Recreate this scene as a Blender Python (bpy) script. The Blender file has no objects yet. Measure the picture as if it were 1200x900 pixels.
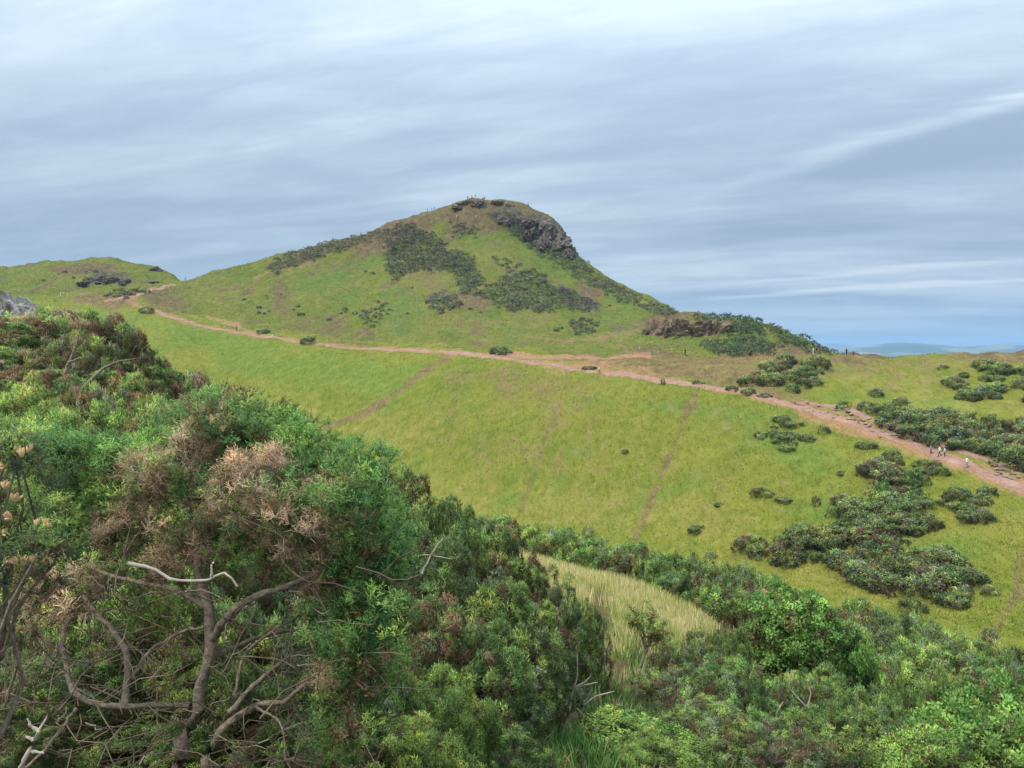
import bpy, math, random
import numpy as np
from mathutils import Vector, Matrix

# ------------------------------------------------------------------ camera, sky, sun, exposure
F, CX, CY, HOR = 900.0, 600.0, 450.0, 412.0          # focal length and centre in photo pixels, horizon row
PITCH = math.atan((CY - HOR) / F)
scene = bpy.context.scene
col = scene.collection
cam_data = bpy.data.cameras.new("camera")
cam = bpy.data.objects.new("camera", cam_data); col.objects.link(cam)
cam_data.sensor_fit = 'HORIZONTAL'
cam_data.angle = 2 * math.atan(600 / F)
cam_data.clip_start = 0.05
cam_data.clip_end = 80000
cam.rotation_euler = (math.radians(90) - PITCH, 0, 0)
scene.camera = cam

SUN_EL, SUN_AZ = 52.0, -125.0       # azimuth from the view direction, clockwise seen from above
world = bpy.data.worlds.new("World"); scene.world = world
world.use_nodes = True
wn, wl = world.node_tree.nodes, world.node_tree.links
wn.clear()
def W(kind, **kw):
    n = wn.new(kind)
    for k, v in kw.items(): setattr(n, k, v)
    return n
def wmath(op, a, b=None, c=None, clamp=False):
    n = W('ShaderNodeMath', operation=op, use_clamp=clamp)
    for i, v in enumerate((a, b, c)):
        if v is None: continue
        if isinstance(v, (int, float)): n.inputs[i].default_value = v
        else: wl.new(v, n.inputs[i])
    return n.outputs[0]
def wramp(fac, stops):
    n = W('ShaderNodeValToRGB'); cr = n.color_ramp
    while len(cr.elements) < len(stops): cr.elements.new(0.5)
    for e, (p, c) in zip(cr.elements, stops): e.position = p; e.color = (*c, 1)
    wl.new(fac, n.inputs[0]); return n.outputs[0]
def wnoise(vec, scale, detail=6, rough=0.55, dist=0.0):
    n = W('ShaderNodeTexNoise'); n.inputs['Scale'].default_value = scale
    n.inputs['Detail'].default_value = detail; n.inputs['Roughness'].default_value = rough
    n.inputs['Distortion'].default_value = dist
    wl.new(vec, n.inputs['Vector']); return n.outputs['Fac']
sky = W('ShaderNodeTexSky', sky_type='NISHITA', sun_disc=False)
sky.sun_elevation = math.radians(SUN_EL); sky.sun_rotation = math.radians(SUN_AZ)
sky.air_density = 1.0; sky.dust_density = 1.5
bg_sky = W('ShaderNodeBackground'); bg_sky.inputs['Strength'].default_value = 0.075
wl.new(sky.outputs[0], bg_sky.inputs['Color'])
tc = W('ShaderNodeTexCoord')
sep = W('ShaderNodeSeparateXYZ'); wl.new(tc.outputs['Generated'], sep.inputs[0])
dx, dy, dz = sep.outputs
dzc = wmath('ADD', wmath('MAXIMUM', dz, 0.0), 0.11)           # a cloud sheet seen in perspective
px, py = wmath('DIVIDE', dx, dzc), wmath('DIVIDE', dy, dzc)
CA = math.radians(17)                                          # the streaks run to a vanishing point far left
u_ = wmath('ADD', wmath('MULTIPLY', px, math.cos(CA)), wmath('MULTIPLY', py, -math.sin(CA)))
v_ = wmath('ADD', wmath('MULTIPLY', px, math.sin(CA)), wmath('MULTIPLY', py, math.cos(CA)))
def plane(su, sv, off=0.0):
    c = W('ShaderNodeCombineXYZ')
    wl.new(wmath('MULTIPLY', u_, su), c.inputs[0]); wl.new(wmath('MULTIPLY', v_, sv), c.inputs[1])
    c.inputs[2].default_value = off
    return c.outputs[0]
n_big = wnoise(plane(0.42, 0.95, 3.1), 1.0, 6, 0.5, 0.25)
n_str = wnoise(plane(0.80, 2.9, 9.7), 1.0, 7, 0.6, 0.5)
n_soft = wnoise(plane(0.10, 0.25, 21.3), 1.0, 3, 0.5, 0.2)
mixn = wmath('ADD', wmath('ADD', wmath('MULTIPLY', n_big, 0.50), wmath('MULTIPLY', n_str, 0.26)), wmath('MULTIPLY', n_soft, 0.10))
n_fine = wnoise(plane(2.3, 5.0, 55.1), 1.0, 8, 0.66, 0.7)
mixn = wmath('ADD', mixn, wmath('MULTIPLY', n_fine, 0.14))
def wgauss(e, c, w): return wmath('POWER', 2.71828, wmath('MULTIPLY', -1.0, wmath('POWER', wmath('ABSOLUTE', wmath('DIVIDE', wmath('SUBTRACT', e, c), w)), 2.0)))
def wstep(v, a, b): return wmath('MULTIPLY', wmath('SUBTRACT', v, a), 1.0 / (b - a), clamp=True)
wob = wmath('MULTIPLY', wmath('SUBTRACT', n_str, 0.5), 0.5)
e1 = wmath('ADD', wmath('ADD', wmath('SUBTRACT', v_, 3.10), wmath('MULTIPLY', u_, 0.78)), wob)     # one cloud bank with a bright upper edge
fade1 = wstep(u_, -0.25, 0.35)
e2 = wmath('ADD', wmath('ADD', wmath('SUBTRACT', v_, 5.58), wmath('MULTIPLY', u_, 0.33)), wob)     # thin bright streaks low over the horizon
fade2 = wmath('MULTIPLY', wstep(u_, -0.6, 0.0), wstep(u_, 2.2, 1.2))
mixn = wmath('ADD', mixn, wmath('MULTIPLY', wmath('MULTIPLY', wgauss(e1, -0.06, 0.075), fade1), 0.095))
mixn = wmath('SUBTRACT', mixn, wmath('MULTIPLY', wmath('MULTIPLY', wmath('MULTIPLY', wstep(e1, 0.0, 0.12), wstep(e1, 1.0, 0.25)), fade1), 0.105))
mixn = wmath('ADD', mixn, wmath('MULTIPLY', wmath('MULTIPLY', wgauss(e2, 0.0, 0.10), fade2), 0.15))
mixn = wmath('ADD', mixn, wmath('MULTIPLY', wmath('MULTIPLY', wgauss(e2, -0.5, 0.08), fade2), 0.09))
cloud_col = wramp(mixn, [(0.36, (0.345, 0.455, 0.585)), (0.44, (0.41, 0.525, 0.655)), (0.50, (0.48, 0.60, 0.725)), (0.56, (0.58, 0.70, 0.81)), (0.66, (0.74, 0.84, 0.91))])
gap = wramp(wnoise(plane(0.14, 1.15, 40.2), 1.0, 6, 0.55, 0.3), [(0.60, (0, 0, 0)), (0.72, (0.8, 0.8, 0.8))])
# overcast luminance grows towards the zenith (1 + 2 sin e)
zz_ = wmath('MAXIMUM', dz, 0.0)
lift = wmath('ADD', wmath('MULTIPLY_ADD', zz_, 0.02, 0.385), wmath('MULTIPLY', wmath('MULTIPLY', zz_, zz_), 1.32))
bg_cloud = W('ShaderNodeBackground')
wl.new(cloud_col, bg_cloud.inputs['Color']); wl.new(lift, bg_cloud.inputs['Strength'])
mixw = W('ShaderNodeMixShader')
low = wmath('SUBTRACT', 1.0, wmath('MULTIPLY', dz, 6.0), clamp=True)
wl.new(wmath('MULTIPLY', gap, wmath('MULTIPLY_ADD', low, 0.35, 0.12)), mixw.inputs[0])
wl.new(bg_cloud.outputs[0], mixw.inputs[1]); wl.new(bg_sky.outputs[0], mixw.inputs[2])
wout = W('ShaderNodeOutputWorld'); wl.new(mixw.outputs[0], wout.inputs[0])

sun_data = bpy.data.lights.new("sun", 'SUN'); sun_data.energy = 1.5; sun_data.angle = math.radians(10)
sun_data.color = (1.0, 0.95, 0.87)
sun = bpy.data.objects.new("sun", sun_data); col.objects.link(sun)
_az, _el = math.radians(SUN_AZ), math.radians(SUN_EL)
_to = Vector((math.sin(_az) * math.cos(_el), math.cos(_az) * math.cos(_el), math.sin(_el)))
sun.rotation_euler = _to.to_track_quat('Z', 'Y').to_euler()
sun.location = _to * 60
scene.view_settings.view_transform = 'Standard'
scene.view_settings.look = 'None'
scene.view_settings.exposure = 1.25
scene.view_settings.gamma = 1.0
scene.cycles.max_bounces = 6
scene.cycles.transparent_max_bounces = 8
scene.cycles.volume_bounces = 0

rng = np.random.default_rng(11)
random.seed(7)

# ------------------------------------------------------------------ helpers
def tag(o, label=None, cat=None, group=None, kind=None):
    if label: o['label'] = label
    if cat: o['category'] = cat
    if group: o['group'] = group
    if kind: o['kind'] = kind
    return o
def link(name, mesh, parent=None, loc=None):
    o = bpy.data.objects.new(name, mesh); col.objects.link(o)
    if parent is not None: o.parent = parent
    if loc is not None: o.location = loc
    return o
def empty(name, loc=(0, 0, 0)):
    o = bpy.data.objects.new(name, None); col.objects.link(o); o.location = loc
    o.empty_display_size = 0.3
    return o
def mesh_np(name, verts, faces, mats, cols=None, smooth=False, attrs=None):
    """faces: (n,3) or (n,4) int array; cols: (nverts,3) albedo"""
    me = bpy.data.meshes.new(name)
    verts = np.ascontiguousarray(verts, dtype=np.float32)
    faces = np.ascontiguousarray(faces, dtype=np.int32)
    nf, k = faces.shape
    me.vertices.add(len(verts)); me.vertices.foreach_set('co', verts.ravel())
    me.loops.add(nf * k); me.loops.foreach_set('vertex_index', faces.ravel())
    me.polygons.add(nf)
    me.polygons.foreach_set('loop_start', np.arange(0, nf * k, k, dtype=np.int32))
    me.polygons.foreach_set('use_smooth', np.full(nf, smooth))
    if cols is not None:
        a = me.color_attributes.new('tint', 'FLOAT_COLOR', 'POINT')
        c4 = np.ones((len(verts), 4), np.float32); c4[:, :3] = cols
        a.data.foreach_set('color', c4.ravel())
    for nm, arr in (attrs or {}).items():
        a = me.attributes.new(nm, 'FLOAT', 'POINT'); a.data.foreach_set('value', np.ascontiguousarray(arr, np.float32).ravel())
    for m in (mats if isinstance(mats, (list, tuple)) else [mats]): me.materials.append(m)
    me.update(calc_edges=True)
    return me
def _hash(ix, iy, seed):
    h = (ix.astype(np.int64) * 374761393 + iy.astype(np.int64) * 668265263 + seed * 1442695041) & 0x7fffffff
    h = ((h ^ (h >> 13)) * 1274126177) & 0x7fffffff
    return ((h ^ (h >> 16)) & 0xffff) / 65535.0
def vnoise(x, y, seed=0):
    x, y = np.asarray(x, float), np.asarray(y, float)
    x0, y0 = np.floor(x), np.floor(y)
    fx, fy = x - x0, y - y0
    fx, fy = fx * fx * fx * (fx * (fx * 6 - 15) + 10), fy * fy * fy * (fy * (fy * 6 - 15) + 10)
    a, b = _hash(x0, y0, seed), _hash(x0 + 1, y0, seed)
    c, d = _hash(x0, y0 + 1, seed), _hash(x0 + 1, y0 + 1, seed)
    return (a + (b - a) * fx) * (1 - fy) + (c + (d - c) * fx) * fy
def fbm(x, y, octaves=4, seed=0, gain=0.5):
    s, amp, tot = 0, 1.0, 0.0
    for i in range(octaves):
        s = s + amp * (vnoise(x * 2 ** i + 17.3 * i, y * 2 ** i - 9.1 * i, seed + i) * 2 - 1); tot += amp; amp *= gain
    return s / tot
def pchip(xk, yk, x):
    xk, yk = np.asarray(xk, float), np.asarray(yk, float)
    h = np.diff(xk); d = np.diff(yk) / h
    m = np.zeros(len(xk))
    same = d[:-1] * d[1:] > 0
    w1, w2 = 2 * h[1:] + h[:-1], h[1:] + 2 * h[:-1]
    with np.errstate(divide='ignore', invalid='ignore'):
        hm = (w1 + w2) / (w1 / d[:-1] + w2 / d[1:])
    m[1:-1] = np.where(same, hm, 0); m[0] = d[0]; m[-1] = d[-1]
    x = np.clip(x, xk[0], xk[-1])
    i = np.clip(np.searchsorted(xk, x) - 1, 0, len(h) - 1)
    t = (x - xk[i]) / h[i]
    return ((1 + 2 * t) * (1 - t) ** 2 * yk[i] + t * (1 - t) ** 2 * h[i] * m[i]
            + t * t * (3 - 2 * t) * yk[i + 1] + t * t * (t - 1) * h[i] * m[i + 1])
CT, ST = math.cos(PITCH), math.sin(PITCH)
def ray(x, y):
    """photo pixel -> (X/Y, Z/Y) of its line of sight"""
    u, v = (x - CX) / F, (CY - y) / F
    d = CT + v * ST
    return u / d, (v * CT - ST) / d
def at(x, y, Y):
    a, t = ray(x, y); return Vector((a * Y, Y, t * Y))
def project(X, Y, Z):
    zc = Y * CT - Z * ST; yc = Y * ST + Z * CT
    return CX + F * X / zc, CY - F * yc / zc

# ------------------------------------------------------------------ terrain: feature lines, each lofted across and then outward
XS = [-260, -100, 0, 100, 200, 300, 400, 500, 600, 700, 800, 900, 1000, 1100, 1200, 1300, 1460]
def from_z(Y, zs):
    Ys = Y if isinstance(Y, (list, tuple)) else [Y] * len(zs)
    return [((x - CX) / F, yy, z) for x, yy, z in zip(XS, Ys, zs)]
def from_px(pts):
    out = []
    for x, y, Y in pts:
        a, t = ray(x, y); out.append((a, Y, t * Y))
    return out
LINES = [
 from_z(0.3, [-1.62] * 17),
 from_z(1.5, [-1.75, -1.8, -1.85, -1.9, -1.9, -1.9, -1.9, -1.9, -1.95, -1.95, -2.0, -2.0, -2.0, -2.0, -2.05, -2.05, -2.05]),
 from_z(4,  [-2.3, -2.45, -2.6, -2.75, -2.85, -2.95, -3.0, -3.05, -3.0, -3.1, -3.2, -3.2, -3.3, -3.3, -3.4, -3.4, -3.4]),
 from_z(8,  [-0.9, -1.2, -1.5, -2.0, -2.8, -3.5, -3.9, -4.2, -4.3, -4.4, -4.7, -5.0, -5.2, -5.3, -5.4, -5.5, -5.6]),
 from_z(11, [0.2, 0.0, -0.4, -0.95, -2.0, -2.9, -3.85, -4.6, -5.0, -5.2, -5.65, -6.1, -6.4, -6.55, -6.7, -6.8, -6.9]),
 from_z(14, [0.7, 0.45, 0.1, -0.6, -2.2, -3.4, -4.2, -5.0, -5.7, -6.05, -6.9, -7.7, -8.2, -8.6, -8.9, -9.1, -9.2]),
 from_z(24, [1.0, 0, -1.5, -4.2, -6, -7.2, -8.0, -8.3, -8.0, -8.3, -9.6, -10.8, -11.8, -12.6, -13.3, -13.9, -14.4]),
 from_z(39, [-3, -5, -8, -10, -11, -11, -10.8, -10.8, -10.8, -11.7, -13.0, -14.8, -16.2, -17.4, -18.5, -19.4, -20.4]),
 from_z(50, [-8, -10, -14, -16, -16.5, -16, -15, -14.4, -14.6, -15.6, -17.4, -19.6, -21.2, -22.4, -23.4, -24, -24.4]),
 from_z([150, 150, 150, 150, 150, 150, 148, 140, 130, 122, 112, 100, 90, 83, 76, 70, 62], [-40, -40, -40, -40, -40, -40, -40, -38, -36, -34.5, -33, -31.6, -30.3, -29.3, -28.5, -28, -27.5]),
 from_px([(-260, 352, 345), (-100, 352, 335), (0, 353, 330), (100, 355, 322), (165, 360, 310), (215, 374, 298), (250, 385, 290), (300, 392, 276), (370, 402, 262), (450, 409, 245), (540, 414, 225), (600, 421, 212), (650, 428, 201), (700, 436, 190), (760, 444, 178), (830, 454, 165), (900, 467, 155), (950, 480, 148), (1000, 497, 140), (1050, 515, 134), (1100, 533, 127), (1150, 552, 119), (1200, 573, 112), (1300, 620, 98), (1460, 700, 82)]),
 from_px([(-260, 345, 365), (-100, 345, 355), (0, 345, 350), (100, 344, 345), (165, 349, 330), (215, 365, 314), (300, 383, 292), (400, 397, 270), (500, 403, 250), (600, 411, 232), (700, 418, 212), (740, 417, 203), (800, 415, 200), (850, 412, 197), (900, 410, 196), (950, 414, 194), (1000, 417, 192), (1050, 424, 190), (1100, 420, 190), (1200, 413, 190), (1300, 410, 188), (1460, 410, 185)]),
 from_px([(-260, 332, 380), (-100, 332, 378), (0, 333, 375), (100, 328, 370), (165, 334, 352), (200, 343, 338), (300, 350, 322), (400, 352, 312), (500, 352, 303), (600, 356, 298), (700, 384, 272), (750, 398, 245), (800, 400, 235), (850, 398, 228), (900, 402, 222), (950, 415, 214), (1000, 424, 225), (1050, 430, 225), (1100, 428, 225), (1200, 422, 225), (1300, 420, 225), (1460, 420, 225)]),
 from_px([(-260, 320, 405), (-100, 320, 402), (0, 322, 398), (100, 314, 395), (165, 319, 382), (205, 331, 360), (250, 328, 352), (300, 323, 352), (400, 307, 358), (500, 290, 364), (560, 275, 370), (600, 282, 368), (650, 310, 356), (700, 345, 330), (740, 362, 310), (775, 380, 275), (800, 381, 262), (850, 379, 252), (900, 389, 244), (950, 411, 236), (1000, 432, 260), (1050, 436, 265), (1100, 436, 265), (1200, 432, 265), (1300, 430, 265), (1460, 430, 265)]),
 from_px([(-260, 312, 425), (-100, 316, 422), (0, 315, 420), (60, 308, 420), (120, 305, 420), (180, 313, 412), (205, 324, 395), (217, 328, 380), (250, 320, 376), (300, 307, 375), (370, 287, 382), (430, 273, 388), (480, 254, 392), (520, 241, 394), (556, 231, 395), (580, 234, 395), (600, 236, 395), (620, 241, 394), (638, 252, 392), (652, 260, 390), (662, 275, 386), (669, 292, 382), (690, 310, 375), (740, 340, 355), (780, 360, 330), (797, 370, 300), (815, 370, 282), (850, 370, 272), (900, 382, 264), (950, 404, 256), (965, 413, 253), (980, 422, 250), (1000, 440, 290), (1050, 444, 300), (1100, 444, 300), (1200, 440, 300), (1300, 440, 300), (1460, 440, 300)]),
]
inc = np.where
cols_in = np.linspace(-0.70, 0.70, 760)
A = np.concatenate([np.linspace(-1.35, -0.70, 60)[:-1], cols_in, np.linspace(0.70, 1.35, 60)[1:]])
NA = len(A)
LY, LZ = [], []
for pts in LINES:
    a, Y, Z = (np.array(v) for v in zip(*pts))
    LY.append(pchip(a, Y, A)); LZ.append(pchip(a, Z / Y, A) * LY[-1])
y5, z5 = LY[-1], LZ[-1]
LY += [y5 + 70, np.full(NA, 900.0), np.full(NA, 2600.0), np.full(NA, 9000.0), np.full(NA, 30000.0)]
LZ += [z5 - 34, np.full(NA, -90.0), np.full(NA, -165.0), np.full(NA, -175.0), np.full(NA, -190.0)]
LY, LZ = np.array(LY), np.array(LZ)
SEG = [4, 8, 12, 12, 10, 26, 46, 24, 22, 150, 46, 44, 50, 60, 12, 8, 8, 8, 8]
fr = []
for k, n in enumerate(SEG): fr += list(k + np.arange(n) / n)
fr.append(len(SEG)); fr = np.array(fr); NR = len(fr)
ROW_VALLEY, ROW_TOP, ROW_BACK = sum(SEG[:9]), sum(SEG[:11]), sum(SEG[:14])
GY, GZ = np.zeros((NR, NA)), np.zeros((NR, NA))
ki = np.minimum(fr.astype(int), len(SEG) - 1); kt = fr - ki
for j in range(NA):
    yk = LY[:, j]
    GY[:, j] = yk[ki] * (yk[ki + 1] / yk[ki]) ** kt
    GZ[:, j] = pchip(yk, LZ[:, j], GY[:, j])
GX = GY * A[None, :]
PXX, PYY = project(GX, GY, GZ)
# soft masks laid out on the ground
def ell(cx, cy, rx, ry, ang=0.0, warp=0.35, seed=1, px=None, py=None):
    x, y = (PXX, PYY) if px is None else (px, py)
    c, s = math.cos(math.radians(ang)), math.sin(math.radians(ang))
    u, v = ((x - cx) * c + (y - cy) * s) / rx, (-(x - cx) * s + (y - cy) * c) / ry
    d = np.sqrt(u * u + v * v) + warp * WARP
    return np.clip(1.35 - 1.05 * d, 0, 1)
def dist_poly(pts):
    x, y = PXX, PYY
    best = np.full(x.shape, 1e9)
    for (x0, y0), (x1, y1) in zip(pts[:-1], pts[1:]):
        vx, vy = x1 - x0, y1 - y0
        t = np.clip(((x - x0) * vx + (y - y0) * vy) / (vx * vx + vy * vy), 0, 1)
        best = np.minimum(best, np.hypot(x - x0 - t * vx, y - y0 - t * vy))
    return best
WARP = fbm(GX / 9, GY / 9, 4, 5, 0.6)
far = (GY > 62) & (GY < 600)
hillz = np.clip((GY - 55) / 30, 0, 1) * (GY < 600)
rock = np.zeros_like(GZ)
for e in [(615, 268, 48, 17, 28), (652, 277, 20, 22, 60), (640, 262, 26, 11, 20), (125, 326, 30, 7, 10), (605, 352, 8, 6, 0),
          (512, 350, 12, 7, -20), (690, 356, 14, 10, 50), (655, 340, 30, 9, 30), (520, 318, 14, 6, 0)]:
    rock = np.maximum(rock, ell(*e, warp=0.9))
rock *= far
heath = np.zeros_like(GZ)
for e in [(560, 244, 100, 30, 2), (560, 240, 80, 20, 2), (470, 268, 85, 18, -22), (400, 284, 60, 9, -18), (612, 254, 52, 20, 20),
          (545, 355, 30, 12, 0), (690, 345, 20, 20, 40), (120, 352, 45, 8, 5), (1000, 420, 40, 8, 0), (1190, 418, 90, 7, 0), (800, 380, 60, 10, 0), (100, 315, 60, 6, 0), (940, 475, 60, 8, 20)]:
    heath = np.maximum(heath, 0.85 * ell(*e, warp=0.8))
for e, w in [((330, 350, 12, 45, -8), 0.42), ((385, 388, 60, 12, 20), 0.42), ((190, 352, 45, 14, 8), 0.5), ((620, 452, 90, 24, 8), 0.32), ((690, 520, 190, 90, 8), 0.20), ((560, 380, 140, 22, 0), 0.18), ((520, 320, 60, 40, 0), 0.28), ((540, 440, 30, 18, 0), 0.3), ((830, 430, 115, 20, 4), 0.66), ((720, 425, 60, 10, 4), 0.6), ((900, 416, 70, 9, 0), 0.7), ((1060, 430, 150, 16, 3), 0.3)]:
    heath = np.maximum(heath, w * ell(*e, warp=0.8))
heath = np.clip(heath * 1.4, 0, 1.15) * far
lush = np.zeros_like(GZ)
for e in [(400, 318, 85, 16, -22), (470, 370, 40, 26, 60), (240, 395, 130, 16, 13), (330, 430, 90, 20, 10), (440, 450, 60, 26, 20), (760, 385, 70, 14, 10), (640, 300, 60, 14, 35), (1000, 610, 60, 34, 10),
          (1110, 640, 60, 30, 0), (540, 268, 50, 10, 20), (880, 404, 80, 9, 0), (800, 480, 130, 10, 6), (680, 528, 26, 14, 0), (720, 345, 40, 10, 35), (1000, 460, 30, 6, 0), (930, 530, 60, 20, 20)]:
    lush = np.maximum(lush, ell(*e, warp=0.8))
lush *= far
dry = np.zeros_like(GZ)
for e in [(1010, 436, 110, 18, 4), (1150, 475, 80, 10, 10), (640, 590, 220, 30, 6), (560, 382, 130, 14, 2), (1000, 690, 130, 22, 12), (780, 600, 90, 30, 10), (250, 345, 50, 18, 15), (70, 318, 70, 10, 0), (700, 395, 60, 8, 0), (500, 310, 30, 30, 0), (450, 500, 70, 22, 10)]:
    dry = np.maximum(dry, ell(*e, warp=0.8))
dry *= far
dirt = np.zeros_like(GZ)
def worn(pts, w, k):
    global heath
    d = dist_poly(pts) + 7.0 * WARP
    heath = np.maximum(heath, (k - 0.10) * np.clip(1.3 - d / w, 0, 1) * far)
def trail(pts, w, k):
    global dirt
    d = dist_poly(pts) + 2.5 * WARP * min(1, w / 3)
    dirt = np.maximum(dirt, k * np.clip(1.4 - d / w, 0, 1) * far)
MAIN = [(168, 361), (190, 367), (215, 375), (250, 385), (300, 393), (370, 403), (450, 409), (540, 414), (600, 421), (650, 428), (700, 436), (760, 444), (830, 454), (900, 467), (950, 480), (1000, 497), (1050, 515), (1100, 533), (1150, 552), (1200, 573), (1240, 591)]
worn([(666, 446), (640, 510), (610, 600)], 6.5, 0.62)
worn([(540, 440), (525, 520)], 5.5, 0.45)
worn([(816, 460), (790, 520), (765, 580), (742, 640)], 6.5, 0.75)
worn([(524, 420), (470, 458), (420, 485), (365, 506)], 4.1, 0.75)
worn([(1198, 688), (1180, 715), (1152, 758)], 7.5, 0.75)
worn([(1198, 640), (1190, 690)], 6.5, 0.6)
worn([(318, 312), (332, 345), (345, 385), (400, 400)], 8.5, 0.55)
trail([(300, 326), (330, 316), (372, 303)], 2.4, 0.6)
trail([(735, 412), (722, 398), (748, 386), (700, 395), (640, 404)], 2.6, 0.6)
trail([(768, 372), (790, 378), (748, 388)], 1.6, 0.5)
trail([(560, 416), (650, 420), (700, 419), (760, 417)], 3.0, 0.9)
worn([(980, 418), (965, 440), (930, 460)], 7.5, 0.55)
worn([(1062, 428), (1040, 452), (1010, 470)], 4.5, 0.55)
trail([(150, 350), (168, 361)], 5, 0.7)
trail([(245, 374), (275, 381), (303, 394)], 3, 0.62)
trail([(640, 430), (700, 429), (740, 440)], 7, 0.6)
trail([(690, 424), (740, 434), (800, 447)], 6, 0.5)
trail(MAIN, 3.5, 0.7)
trail([(940, 480), (1010, 502), (1060, 520), (1120, 545), (1200, 575)], 13, 0.75)
dirt = np.clip(dirt + heath * np.clip(WARP * 0.9 - 0.1, 0, 0.4), 0, 1)
hillmask = np.clip((fr[:, None] - 10.0) / 1.0, 0, 1) * (GY < 500)          # from the plateau edge up to the ridge
patchy = fbm(GX / 17, GY / 17, 5, 63, 0.6); patchy2 = fbm(GX / 11, GY / 11, 4, 66, 0.6)
heath = np.maximum(heath, hillmask * np.clip(patchy * 2.2 - 0.45, 0, 0.75))
dry = np.maximum(dry, hillmask * np.clip(patchy2 * 2.2 - 0.2, 0, 0.9)); lush = np.maximum(lush, far * np.clip(-patchy2 * 2.0 - 0.3, 0, 0.8))
# relief
amp = np.interp(GY, [0, 6, 20, 50, 90, 200, 330, 500, 3000, 30000], [0.06, 0.14, 0.2, 0.3, 0.35, 0.4, 0.75, 1.4, 8, 14])
sc_ = np.interp(GY, [0, 20, 50, 200, 400, 3000, 30000], [1.2, 2.5, 6, 9, 12, 300, 2200])
relief = amp * fbm(GX / 9.0, GY / 9.0, 5, 3, 0.55) * (GY < 700) + (GY >= 700) * amp * fbm(GX / 900.0, GY / 900.0, 4, 8)
gully = hillz * fbm(GX / 24.0 + 0.2 * GZ / 24, GY / 60.0, 3, 12) * 0.9
ridged = 1 - np.abs(fbm(GX / 5.0, (GY + 2.2 * GZ) / 7.0, 5, 21, 0.6)) * 2.2
GZ = GZ + hillmask * (1.5 * fbm(GX / 20, GY / 26, 4, 71, 0.6) + 0.7 * fbm(GX / 6, GY / 8, 3, 74)) + relief + gully * (1 - rock) + rock * ridged * 1.9 + heath * 0.25 * fbm(GX / 2.2, GY / 2.2, 3, 33)
tuss = far * (0.20 * fbm(GX / 1.3, GY / 1.3, 2, 44) + 0.42 * fbm(GX / 5.5, GY / 4.0, 3, 47))
GZ = GZ + tuss

def ground_z(X, Y):
    a = X / Y
    j = int(np.clip(np.searchsorted(A, a) - 1, 0, NA - 2)); t = min(1, max(0, (a - A[j]) / (A[j + 1] - A[j])))
    z0 = np.interp(Y, GY[:, j], GZ[:, j]); z1 = np.interp(Y, GY[:, j + 1], GZ[:, j + 1])
    return float(z0 * (1 - t) + z1 * t)
def ground_at(x, y, ymin=60.0, ymax=600.0):
    """where the line of sight of a pixel meets the terrain beyond ymin"""
    a, t = ray(x, y)
    j = int(np.clip(np.searchsorted(A, a) - 1, 0, NA - 2)); s = (a - A[j]) / (A[j + 1] - A[j])
    ys = GY[:, j] * (1 - s) + GY[:, j + 1] * s; zs = GZ[:, j] * (1 - s) + GZ[:, j + 1] * s
    m = (ys >= ymin) & (ys <= ymax); ys, zs = ys[m], zs[m]
    e = zs / ys - t
    hit = np.nonzero(e >= 0)[0]
    if len(hit) == 0: i = int(np.argmax(e)); return Vector((a * ys[i], ys[i], zs[i]))
    i = hit[0]
    if i == 0: return Vector((a * ys[0], ys[0], zs[0]))
    w = -e[i - 1] / (e[i] - e[i - 1])
    Y = ys[i - 1] + w * (ys[i] - ys[i - 1]); return Vector((a * Y, Y, zs[i - 1] + w * (zs[i] - zs[i - 1])))

# ------------------------------------------------------------------ materials
def material(name):
    m = bpy.data.materials.new(name); m.use_nodes = True
    n, l = m.node_tree.nodes, m.node_tree.links
    for x in list(n):
        if x.type not in ('OUTPUT_MATERIAL', 'BSDF_PRINCIPLED'): n.remove(x)
    b = next(x for x in n if x.type == 'BSDF_PRINCIPLED')
    b.inputs['Roughness'].default_value = 0.85
    b.inputs['Specular IOR Level'].default_value = 0.2
    return m, n, l, b
def nd(n, kind, **kw):
    x = n.new(kind)
    for k, v in kw.items(): setattr(x, k, v)
    return x
def noise(n, l, scale, detail=5, rough=0.6, vec=None, sc=None):
    if vec is None:
        vec = nd(n, 'ShaderNodeNewGeometry').outputs['Position']
    if sc is not None:
        mp = nd(n, 'ShaderNodeMapping'); mp.inputs['Scale'].default_value = sc; l.new(vec, mp.inputs[0]); vec = mp.outputs[0]
    t = nd(n, 'ShaderNodeTexNoise'); t.inputs['Scale'].default_value = scale; t.inputs['Detail'].default_value = detail
    t.inputs['Roughness'].default_value = rough; l.new(vec, t.inputs['Vector'])
    return t.outputs['Fac']
def ramp(n, l, fac, stops):
    r = nd(n, 'ShaderNodeValToRGB'); cr = r.color_ramp
    while len(cr.elements) < len(stops): cr.elements.new(0.5)
    for e, (p, c) in zip(cr.elements, stops): e.position = p; e.color = (*c, 1)
    l.new(fac, r.inputs[0]); return r.outputs[0]
def mix(n, l, fac, a, b, mode='MIX'):
    m = nd(n, 'ShaderNodeMix', data_type='RGBA', blend_type=mode)
    for s, v in ((0, fac), (6, a), (7, b)):
        if isinstance(v, (int, float)): m.inputs[s].default_value = v
        elif isinstance(v, tuple): m.inputs[s].default_value = (*v, 1)
        else: l.new(v, m.inputs[s])
    return m.outputs[2]
def attr(n, name):
    return nd(n, 'ShaderNodeAttribute', attribute_name=name)
def mth(n, l, op, a, b=0.0, clamp=False):
    m = nd(n, 'ShaderNodeMath', operation=op, use_clamp=clamp)
    for i, v in enumerate((a, b)):
        if isinstance(v, (int, float)): m.inputs[i].default_value = v
        else: l.new(v, m.inputs[i])
    return m.outputs[0]
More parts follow.
